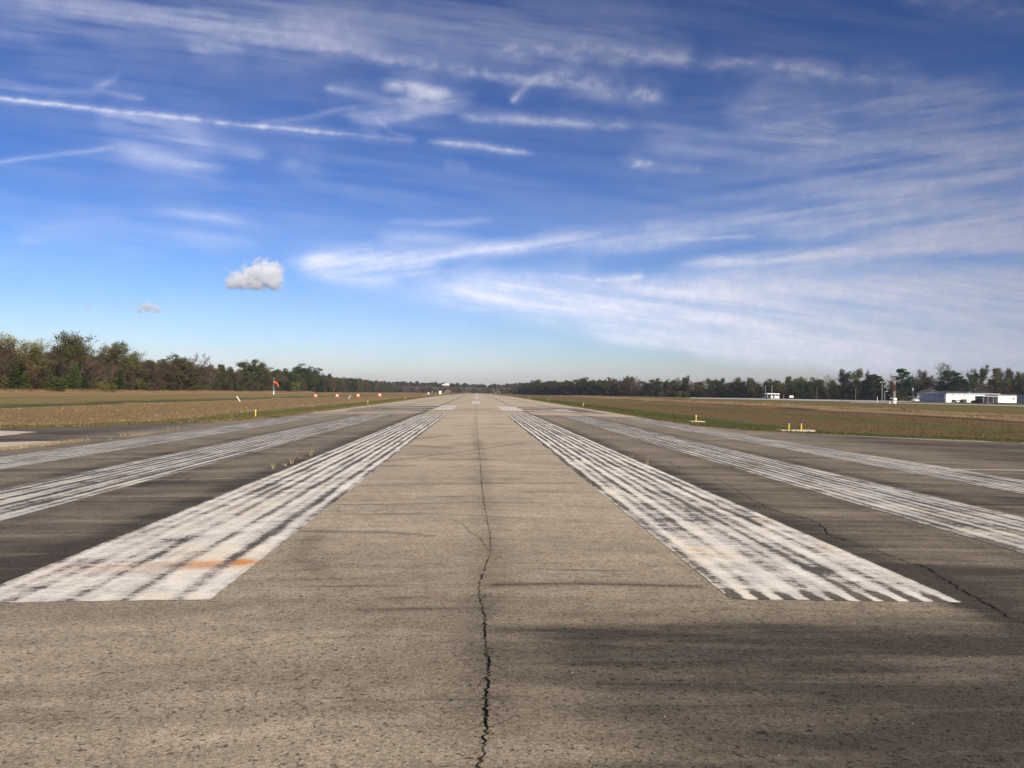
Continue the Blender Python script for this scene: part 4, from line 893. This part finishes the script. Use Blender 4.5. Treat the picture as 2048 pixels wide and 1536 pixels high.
far_wood('far_wood', [(-330, 150, 1375, 1440, 300, 7.5, 10.5, [.25, .3, .1, .3, .05], 1.5), (-420, 260, 1560, 2000, 760, 7, 10.5, [.2, .25, .1, .3, .15], 2.2), (-200, -140, 1150, 1400, 90, 12, 17, [.4, .2, .2, .15, .05], 1.2), (50, 140, 1040, 1400, 110, 9, 13, [.35, .25, .1, .25, .05], 1.3)],
         'far dark wood on the low hill beyond the end of the runway', FM)

# tangled undergrowth filling both woods
BR = [M_TW['brown'], M_LF['brown'], M_LF['green'], M_LF['olive']]
def thicket(name, spots, label, seed):
    rs = np.random.default_rng(seed); V = []; Fc = []; mi = []; nb = 0
    for (x, y, h) in spots:
        z = hz(x, y); m = 110 if y < 700 else 60; sz = .42 + y * .0009
        P = np.array([x, y, z]) + np.column_stack([rs.normal(size=m) * h * .30, rs.normal(size=m) * h * .30, h * rs.random(m) ** 1.1])
        v, f = leafquads(P, sz, rs, .55 if rs.random() < .5 else 1.0); V.append(v); Fc.append(f + nb); nb += len(v); mi += [int(rs.choice(4, p=[.22, .40, .18, .20]))] * m
    o = mesh_np(name, np.concatenate(V), np.concatenate(Fc), BR, midx=mi); tag(o, label, 'undergrowth', kind='stuff')
sp = []
for y in np.arange(190, 1150, 1.1):
    k = 1 + y / 900
    if random.random() < 1 / k: sp += [(-150 - 22 * random.random(), y, random.uniform(4, 11) * min(k, 1.3)), (-147 - 6 * random.random(), y, random.uniform(2, 5.5))]
thicket('thicket', sp, 'tangled brown undergrowth filling the left wood', 8)
sp = []
for (x0, y0), (x1, y1) in zip(RT[:-1], RT[1:]):
    L = math.hypot(x1 - x0, y1 - y0)
    for q in np.arange(0, L, .85):
        t = q / L; X = x0 + (x1 - x0) * t; Y = y0 + (y1 - y0) * t; sp += [(X + random.uniform(-2, 4), Y + 2 + 20 * random.random(), random.uniform(3.5, 8.5)), (X, Y + random.uniform(-2, 4), random.uniform(2, 5))]
thicket('thicket', sp, 'tangled brown undergrowth filling the right wood', 9)

# ------------------------------------------------------------------ weeds growing on the pavement, each tuft a thing
def tuft(name, loc, h, r, n, col, label, group, seed):
    rs = np.random.default_rng(seed); V = []; Fc = []
    for i in range(n):
        a = rs.random() * 6.28; q = r * rs.random() ** .5; b = np.array([math.cos(a) * q, math.sin(a) * q, 0]); ln = h * rs.uniform(.5, 1.1); lean = rs.normal(size=2) * .35; m = b + np.array([lean[0] * ln * .4, lean[1] * ln * .4, ln * .55]); t = b + np.array([lean[0] * ln, lean[1] * ln, ln]); w = .006
        s = np.array([math.cos(a + 1.5), math.sin(a + 1.5), 0]) * w; k = len(V); V += [b - s, b + s, m + s * .8, m - s * .8, t + s * .3, t - s * .3]; Fc += [(k, k + 1, k + 2, k + 3), (k + 3, k + 2, k + 4, k + 5)]
    o = mesh_np(name, V, Fc, M_BLADE); attr_col(o, 'Col', np.array(col)[None, :] * rs.uniform(.7, 1.2, (len(V), 1))); o.location = (*loc, hz(*loc) + .004); tag(o, label, 'weed', group); return o
for i, (px, py, h, lb) in enumerate([(545, 938, .16, 'dry grass tuft at the near end of the crack left of the first stripe'), (581, 928, .20, 'spiky dry tuft on the crack between the first and second left stripes'), (601, 918, .15, 'second dry tuft along the crack left of the first stripe'), (621, 912, .18, 'bushy dry tuft at the far end of the crack left of the first stripe'), (570, 932, .07, 'low flat weed beside the spiky dry tuft'), (802, 886, .2, 'thin pale weed standing on the first left stripe'),
                              (221, 880, .16, 'tiny dry weed left of the third left stripe'), (241, 874, .15, 'dry weed standing at the edge of the third left stripe'), (249, 872, .12, 'bushier dry weed beside the third left stripe'), (335, 861, .2, 'pale weed near the left grass verge beyond the third stripe'), (356, 859, .16, 'rightmost pale weed beyond the third left stripe'), (344, 862, .1, 'small weed between two pale weeds beyond the third stripe'), (1267, 916, .1, 'short weed beside the outer edge of the first right stripe'), (1294, 929, .12, 'dry weed on the crack beside the first right stripe')]):
    g = gp(px, py); tuft('weed', g[:2], h, .07, 16, (.40, .32, .2), lb, 'dry weeds growing on the runway', 100 + i)
def blades(name, pts, hs, cols, label, wd=.02, lean=.3, seed=1):
    rs = np.random.default_rng(seed); n = len(pts); Z = HT(pts[:, 0], pts[:, 1]) - .02; B = np.column_stack([pts, Z]); a = rs.random(n) * 6.28
    s = np.column_stack([np.cos(a), np.sin(a), np.zeros(n)]) * (wd * rs.uniform(.6, 1.4, n))[:, None]; l = rs.normal(size=(n, 2)) * lean
    T = B + np.column_stack([l[:, 0] * hs, l[:, 1] * hs, hs]); V = np.stack([B - s, B + s, T], 1).reshape(-1, 3)
    o = mesh_np(name, V, np.arange(3 * n).reshape(-1, 3), M_BLADE); attr_col(o, 'Col', np.repeat(cols, 3, 0)); tag(o, label, 'grass', kind='stuff'); return o
def latcol(lat, st):
    p = [s for s, c in st]; c = np.array([c for s, c in st]); return np.stack([np.interp(lat, p, c[:, k]) for k in range(3)], 1)
n = 150000
Y = 24 + 150 * rng.random(n) ** 1.7; sd_ = np.where(rng.random(n) < .5, -1, 1)
X = np.where(sd_ < 0, -edgeL(Y) - rng.random(n) ** 1.5 * 50, edgeR(np.maximum(Y, 28)) + rng.random(n) ** 1.5 * 60)
lt = lat_of(X, Y); ok = lt > 12.0; X, Y, lt, sd_ = X[ok], Y[ok], lt[ok], sd_[ok]
clump = fbm(X * .9, Y * .9, 51, 3); cc = latcol(lt + (clump - .5) * 5, LS); c2 = latcol(lt + (clump - .5) * 5, RS); cc = np.where((sd_ < 0)[:, None], cc * .9, c2 * .62)
cc = cc * rng.uniform(.55, 1.5, (len(X), 1)) * np.where(clump > .55, 1.25, .9)[:, None]
hs = (.035 + .10 * sm(.4, .75, clump)) * rng.uniform(.5, 1.4, len(X)) * (1 + sm(20, 60, lt)); 
blades('short_grass', np.column_stack([X, Y]), hs, cc, 'short brown and green grass of the fields beside the runway', .018, .5)
n = 42000
Y = 30 + 120 * rng.random(n) ** 1.6; sd_ = np.where(rng.random(n) < .5, -1, 1); q = rng.normal(size=n) * .28 * (.3 + 1.6 * fbm(Y * .8, sd_ * 3.0, 55, 3)) + .12
X = np.where(sd_ < 0, -edgeL(Y) - q, edgeR(np.maximum(Y, 31)) + q); cl_ = fbm(X * 2, Y * .7, 56, 3); ok = cl_ > .42; X, Y, sd_, cl_ = X[ok], Y[ok], sd_[ok], cl_[ok]
cc = np.where((vn(X * 3, Y, 57) > .5)[:, None], np.array([[.26, .18, .09]]), np.array([[.12, .12, .045]])) * rng.uniform(.5, 1.3, (len(X), 1))
blades('creeping_grass', np.column_stack([X, Y]), rng.uniform(.02, .09, len(X)), cc, 'ragged grass creeping over the runway edges', .015, .8, 6)
n = 60000
lt_ = rng.uniform(74, 106, n); Y = 25 + 420 * rng.random(n) ** .8; X = lt_ + (fbm(Y * .03, Y * 0, 61, 3) - .5) * 18
dens = fbm(X * .12, Y * .05, 62, 4); ok = dens > .53; X, Y, dens = X[ok], Y[ok], dens[ok]
cc = np.where((vn(X * .35, Y * .12, 63) > .40)[:, None], np.array([[.40, .28, .15]]), np.array([[.19, .11, .06]])) * rng.uniform(.6, 1.3, (len(X), 1))
blades('tall_dry_grass', np.column_stack([X, Y]), rng.uniform(.15, .5, len(X)) * (.3 + 1.6 * sm(.55, .75, dens)) * (.45 + .55 * sm(110, 220, Y)), cc, 'tall straw coloured grass band across the right field', .045, .22, 2)
n = 34000
Y = 180 + 500 * rng.random(n); X = -(137 + rng.random(n) * 7 + (fbm(Y * .05, Y * 0, 71, 3) - .5) * 6)
cc = np.array([[.33, .22, .12]]) * rng.uniform(.6, 1.3, (n, 1)); blades('tall_dry_grass', np.column_stack([X, Y]), rng.uniform(.3, 1.3, n) * (.5 + vn(X * .3, Y * .12, 72)), cc, 'tan tall grass fringe along the foot of the left wood', .05, .2, 3)
# dry grass on the old pad at the far left and along the pavement lip
n = 2600
q = rng.random(n); A0 = np.array(gp(60, 894)[:2]); A1 = np.array(gp(165, 882)[:2]); A2 = np.array(gp(-20, 903)[:2])
P2 = np.where((q < .5)[:, None], A0 + (A1 - A0) * rng.random((n, 1)), A2 + (A0 - A2) * rng.random((n, 1))) + rng.normal(size=(n, 2)) * np.array([.15, .35])
blades('dry_grass', P2, rng.uniform(.03, .14, n), np.array([[.42, .34, .22]]) * rng.uniform(.6, 1.2, (n, 1)), 'short dry grass lining the joint of the old concrete pad', .008, .4, 4)
n = 700; A0 = np.array(gp(268, 872)[:2]); A1 = np.array(gp(292, 868)[:2]); P2 = A0 + (A1 - A0) * rng.random((n, 1)) + rng.normal(size=(n, 2)) * .12
blades('dry_grass', P2, rng.uniform(.03, .12, n), np.array([[.42, .34, .22]]) * rng.uniform(.6, 1.2, (n, 1)), 'dry grass patch in a pavement joint left of the third stripe', .008, .4, 5)
# loose grit
V = []; Fc = []
ico = [(0, 0, 1), (.9, 0, .1), (0, .9, .1), (-.9, 0, .1), (0, -.9, .1)]; icf = [(0, 1, 2), (0, 2, 3), (0, 3, 4), (0, 4, 1)]
for i in range(150):
    y = 3 + 9 * random.random() ** 1.6; x = random.uniform(-.75, .75) * y; r = random.uniform(.002, .0055); k = len(V); z = hz(x, y) + .003
    sx, sy = random.uniform(.7, 1.8), random.uniform(.7, 1.3)
    V += [(x + a * r * sx, y + b * r * sy, z + c * r * .8) for a, b, c in ico]; Fc += [tuple(k + j for j in f) for f in icf]
tag(mesh_np('grit', V, Fc, ML['stone']), 'scattered pale grit on the near asphalt', 'grit', kind='stuff')
for key, (root, kids, H0_) in PROTO.items():
    if key not in used:
        for k in kids: bpy.data.objects.remove(k)

# ------------------------------------------------------------------ clouds: cirrus sheet on a high shell, 9 km out
us = np.arange(-360, 2410, 3.4); vs_ = np.concatenate([np.arange(-420, -20, 14), np.arange(-20, 800, 2.7)])
U, Vv = np.meshgrid(us, vs_); U = U.ravel(); Vv = Vv.ravel()
D = fw[None, :] + RV[None, :] * ((U - 1024) / F)[:, None] + UV[None, :] * ((768 - Vv) / F)[:, None]; D /= np.linalg.norm(D, axis=1)[:, None]
dens = np.zeros(len(U))
wu = (fbm(U / 160, Vv / 60, 201, 4) - .5); wv = (fbm(U / 160, Vv / 60, 211, 4) - .5)
wu2 = (fbm(U / 30, Vv / 16, 221, 3) - .5); wv2 = (fbm(U / 30, Vv / 16, 231, 3) - .5)
fib = fbm(U / 230 + Vv / 400, Vv / 22 - U / 160, 241, 4) * .8 + fbm(U / 120, Vv / 7 - U / 60, 242, 3) * .2           # long fibres falling gently to the right
fib2 = fbm(U / 220 - Vv / 300, Vv / 20 + U / 130, 251, 4) * .8 + fbm(U / 110, Vv / 7 + U / 50, 252, 3) * .2          # fibres rising to the right
soft = fbm(U / 90, Vv / 40, 271, 4); puff = fbm(U / 15, Vv / 13, 261, 4) * .5 + fbm(U / 60, Vv / 30, 263, 3) * .5; pf2 = fbm(U / 34, Vv / 18, 262, 4)
def stroke(pts, wd, I, tex=fib, warp=1.0, ends=.16, p=1.7, tx=.62, halo=True):
    global dens
    if wd < 60 and I > .2 and halo: stroke(pts, wd * 2.6, I * .22, tex, warp, ends, p, tx, False)
    a = U + (wu * 60 + wu2 * 10) * warp; b = Vv + (wv * 26 + wv2 * 8) * warp
    d, t = pdist(a, b, pts); e = sm(0, ends, t) * sm(0, ends, 1 - t) if ends > 0 else 1
    w_ = wd * (.55 + .45 * np.sin(np.pi * t) ** .5) if ends > 0 else wd
    q = np.exp(-(d / w_) ** p) * I * e * (1 - tx + tx * 1.8 * sm(.22, .80, tex)) * (.72 + .56 * soft)
    dens = 1 - (1 - dens) * (1 - np.clip(q, 0, .97))
stroke([(-200, -10), (0, 12), (300, 32), (560, 62), (800, 85)], 36, .40)
stroke([(-100, 40), (40, 45), (150, 60)], 22, .12)
stroke([(300, 5), (600, 30), (800, 45), (1100, 60), (1400, 60)], 44, .22)
stroke([(420, 66), (600, 88), (720, 104), (850, 125), (1000, 150), (1150, 175)], 12, .34, puff, .6)
stroke([(360, 96), (420, 98), (500, 102)], 15, .30, fib, .8)
stroke([(-160, 186), (-120, 188), (0, 196), (100, 206), (200, 219), (350, 236), (500, 250), (720, 271)], 4.4, .66, puff, .22, .10, tx=.75)
stroke([(600, 262), (700, 268), (830, 282)], 4, .28, puff, .1)
stroke([(840, 280), (950, 290), (1085, 310)], 5.5, .66, puff, .25, .25, tx=.5)
stroke([(-80, 160), (0, 168), (110, 182), (185, 184), (225, 160), (250, 130)], 9, .36, fib, .35, .25)
stroke([(190, 180), (240, 190), (290, 198)], 7, .3, fib, .5)
stroke([(190, 215), (300, 255), (440, 300)], 26, .22); stroke([(200, 276), (330, 318), (500, 362)], 24, .24, fib, 1, .3); stroke([(330, 260), (460, 290), (540, 320)], 18, .15)
stroke([(-90, 332), (0, 324), (120, 308), (270, 286)], 4, .26, fib2, .3)
stroke([(745, 178), (800, 162), (850, 178), (905, 192)], 14, .55, fib, .8, .25, tx=.6); stroke([(800, 170), (850, 186), (850, 200)], 20, .42, pf2, .8, .25, tx=.5); stroke([(700, 238), (780, 226), (870, 206), (960, 186)], 15, .42, fib2, .8, .25, tx=.7)
stroke([(780, 195), (820, 212), (790, 226)], 16, .26, pf2, 1, .2)
stroke([(640, 180), (720, 190), (790, 205)], 9, .22); stroke([(700, 215), (730, 250), (770, 262)], 14, .22); stroke([(500, 250), (640, 232), (720, 212)], 6, .2, fib2, .4); stroke([(750, 235), (800, 270), (830, 285)], 5, .22)
stroke([(960, 98), (1150, 104), (1250, 112), (1420, 124)], 13, .46, pf2, .7, .15); stroke([(1100, 92), (1250, 100), (1400, 108)], 26, .2, puff, 1)
stroke([(1360, 126), (1500, 130), (1700, 142), (1900, 165)], 17, .42, pf2, .8); stroke([(1060, 70), (1020, 120), (1100, 150)], 25, .14)
stroke([(1018, 208), (1050, 170), (1085, 148)], 7, .45, fib2, .2); stroke([(1060, 152), (1120, 148), (1200, 172), (1290, 192), (1350, 205)], 20, .42, puff, .7)
stroke([(900, 230), (1024, 238), (1130, 246), (1290, 257)], 9, .36, puff, .3); stroke([(1220, 250), (1400, 272), (1600, 282), (1850, 292), (2100, 300)], 10, .36, fib, .6)
stroke([(1440, 222), (1560, 246), (1700, 258)], 13, .42, fib, .7); stroke([(1250, 290), (1500, 300), (1700, 330)], 40, .20); stroke([(1440, 200), (1700, 220), (2048, 200)], 70, .26, fib2, 1.2)
stroke([(1220, 315), (1280, 318), (1330, 334), (1430, 336)], 12, .2, puff); stroke([(1255, 330), (1310, 323)], 7, .45, puff, .5, .3)
stroke([(540, 318), (600, 322), (660, 325)], 26, .13, pf2, 1.4, .4); stroke([(880, 325), (930, 328)], 12, .15)
stroke([(270, 408), (400, 434), (530, 452)], 11, .17, fib, .8, .3); stroke([(300, 466), (450, 480), (590, 470)], 22, .16, fib, 1.2, .35); stroke([(0, 480), (150, 455), (260, 445)], 14, .12, fib2)
stroke([(760, 445), (900, 446), (1000, 440)], 7, .16, fib2, .4); stroke([(740, 470), (850, 478), (960, 490)], 14, .18)
stroke([(550, 525), (680, 518), (850, 507), (1000, 497), (1120, 487)], 12, .62, fib2, .35, .2, tx=.6); stroke([(590, 540), (720, 536), (900, 520)], 20, .42, fib2, .6); stroke([(640, 555), (800, 560)], 14, .22)
stroke([(1010, 496), (1250, 478), (1500, 455), (1700, 440)], 20, .34, fib2, .8); stroke([(1340, 478), (1430, 477), (1520, 473)], 4.5, .62, fib2, .2, .2, tx=.4)
stroke([(1250, 460), (1400, 446), (1600, 436)], 14, .26, fib2); stroke([(1180, 556), (1250, 556), (1290, 548)], 7, .38, fib, .4)
stroke([(1310, 528), (1500, 520), (1700, 505), (1900, 488), (2200, 470)], 14, .5, fib2, .7, tx=.7)
stroke([(1780, -12), (1880, 8), (1960, 14), (2070, 30), (2300, 50)], 20, .42, puff, .8)
stroke([(1868, 545), (1895, 588), (1922, 628)], 2.4, .3, puff, .0, .1, tx=.3)
def veil(lo, hi, I, tex, flo, fhi, x0, x1, base=.45):
    global dens
    b = Vv + wv * 34 + wv2 * 9; u_ = U + wu * 40; yl = np.interp(u_, [p[0] for p in lo], [p[1] for p in lo]); yh = np.interp(u_, [p[0] for p in hi], [p[1] for p in hi])
    q = sm(-flo, flo * .6, yl - b) * sm(-fhi * .6, fhi, b - yh) * sm(x0, x1, u_) * I * (base + (1 - base) * 1.6 * sm(.2, .8, tex))
    dens = 1 - (1 - dens) * (1 - np.clip(q, 0, .97))
veil([(720, 582), (900, 598), (1100, 632), (1300, 670), (1500, 700), (2500, 760)], [(720, 566), (950, 543), (1170, 532), (1200, 556), (1400, 548), (1700, 540), (2500, 520)], .76, fib, 44, 46, 720, 1000, .55)
veil([(1120, 660), (1250, 682), (1400, 706), (1700, 738), (2500, 790)], [(1120, 652), (1400, 662), (1700, 660), (2500, 660)], .5, fib, 22, 22, 1110, 1300, .7)
veil([(1200, 560), (1500, 580), (2500, 600)], [(1200, 545), (1450, 520), (1700, 495), (2500, 450)], .34, fib2, 24, 14, 1200, 1600)
veil([(1500, 480), (1700, 470), (2500, 470)], [(1500, 400), (1700, 330), (1900, 280), (2100, 250), (2500, 200)], .72, fib2, 40, 60, 1420, 1950, .35)
veil([(1100, 420), (1500, 460), (2500, 500)], [(1100, 240), (1500, 180), (2500, 120)], .34, fib2, 60, 60, 1150, 1900, .25)
veil([(-400, 520), (500, 470), (900, 440), (2500, 420)], [(-400, 150), (2500, 160)], .08, fib, 80, 90, -400, 300, .2)
veil([(-400, 130), (1600, 110), (2500, 60)], [(-400, -200), (2500, -200)], .12, fib, 60, 40, -400, 100, .2)
dens *= sm(-360, -150, U) * sm(2410, 2200, U) * sm(-420, -200, Vv)
dens *= .52 + .20 * sm(30, 200, Vv) + .28 * sm(380, 520, Vv); dens = 1 - (1 - dens) * (1 - (.07 * sm(300, 600, Vv) + .13 * sm(560, 740, Vv)) * (.7 + .6 * soft)); dens *= 1 - .35 * sm(740, 790, Vv)  # low veil added to the sheet paints haze-like paleness towards the horizon
keep = None
n = NT('cirrus'); P = n.coord(); dn = n.attr('dens')
nz = n.noise(P, .006, 4, .65); dd = n.math('MULTIPLY', dn, n.map(nz, .3, .7, .88, 1.1), True)
tr = n.n('ShaderNodeBsdfTransparent'); df = n.n('ShaderNodeBsdfDiffuse'); df.inputs[0].default_value = (.72, .80, .98, 1); tl = n.n('ShaderNodeBsdfTranslucent'); tl.inputs[0].default_value = (.96, .96, .98, 1)
m1 = n.n('ShaderNodeMixShader'); m1.inputs[0].default_value = .08; n.l(df.outputs[0], m1.inputs[1]); n.l(tl.outputs[0], m1.inputs[2])
m2 = n.n('ShaderNodeMixShader'); n.l(dd, m2.inputs[0]); n.l(tr.outputs[0], m2.inputs[1]); n.l(m1.outputs[0], m2.inputs[2]); n.l(m2.outputs[0], n.out.inputs[0])
clouds = mesh_np('sky_cirrus', D * 9000, grid(us, vs_), n.m, smooth=True); tag(clouds, kind='structure'); attr(clouds, 'dens', np.clip(dens, 0, 1))

# small fair-weather clouds: real volumes 6 km out
def cumulus(px, py, wpx, hpx, density, label, seed, lobes):
    d = ray(px, py); d = d / np.linalg.norm(d) * 6000; sc = 6000 / F
    n = NT('cloud_volume'); P = n.coord()
    tot = None
    for (lx, lz, r) in lobes:
        vm = n.n('ShaderNodeVectorMath', operation='DISTANCE'); n.l(P, vm.inputs[0]); vm.inputs[1].default_value = (lx * wpx * sc / 2, 0, lz * hpx * sc / 2)
        b = n.math('SUBTRACT', 1.0, n.math('DIVIDE', vm.outputs['Value'], r * hpx * sc / 2)); tot = b if tot is None else n.math('MAXIMUM', tot, b)
    mp = n.n('ShaderNodeMapping'); mp.inputs['Location'].default_value = (seed * 31, 0, 0); n.l(P, mp.inputs[0])
    nz = n.math('SUBTRACT', n.noise(mp.outputs[0], 1 / (hpx * sc * .24), 6, .66), .5)
    sep = n.n('ShaderNodeSeparateXYZ'); n.l(P, sep.inputs[0]); flat = n.map(sep.outputs[2], -hpx * sc * .50, -hpx * sc * .36, 0, 1)
    s = n.math('ADD', tot, n.math('MULTIPLY', nz, 2.1)); s = n.math('MULTIPLY', n.map(s, .08, .62, 0, 1), flat)
    v = n.n('ShaderNodeVolumePrincipled'); v.inputs['Color'].default_value = (.94, .97, 1, 1); n.l(n.math('MULTIPLY', s, density), v.inputs['Density']); v.inputs['Anisotropy'].default_value = 0
    n.l(v.outputs[0], n.out.inputs['Volume'])
    mb = MB(); mb.sphere((0, 0, 0), 1, 24, 16); o = mb.build('cloud', n.m); o.location = d; o.scale = (wpx * sc * .72, hpx * sc * .8, hpx * sc * .72); o.rotation_euler[2] = -math.atan2(d[0], d[1])
    # coordinates below are in metres, so bake the scale into the mesh
    me = o.data
    for vv in me.vertices: vv.co = (vv.co.x * o.scale.x, vv.co.y * o.scale.y, vv.co.z * o.scale.z)
    o.scale = (1, 1, 1); tag(o, label, 'cloud'); return o
cumulus(509, 552, 100, 58, .035, 'brightest small puffy cloud with a flat base left of centre', 1, [(-.8, -.55, .6), (-.5, -.3, .8), (-.1, -.05, 1.0), (.28, .15, 1.15), (.62, .30, .95), (.66, -.25, .8), (.1, -.4, .8)])
cumulus(299, 615, 52, 26, .03, 'small flat white cloud low above the left wood', 2, [(-.6, -.3, .7), (-.1, .1, 1.0), (.45, -.1, .8)])
cumulus(609, 606, 50, 30, .0035, 'faint greyish cloud wisp right of the brightest puffy cloud', 3, [(-.5, -.1, .8), (0, .1, 1.0), (.5, -.1, .8)])
cumulus(176, 617, 18, 14, .012, 'tiny cloud puff, leftmost of the low clouds', 4, [(0, 0, 1.1), (.4, 0, .7)])
cumulus(1862, 677, 40, 18, .004, 'small grey wisp of cloud low on the right above the hangar trees', 5, [(-.3, -.1, .9), (.3, .2, .9)])

# ------------------------------------------------------------------ haze
n = NT('haze_air'); v = n.n('ShaderNodeVolumePrincipled'); v.inputs['Color'].default_value = (.72, .82, .98, 1); v.inputs['Density'].default_value = .00010
v.inputs['Anisotropy'].default_value = .2; n.l(v.outputs[0], n.out.inputs['Volume'])
mb = MB(); mb.box((0, 0, 21), (6100, 6300, 66)); o = mb.build('haze', n.m); tag(o, kind='stuff')
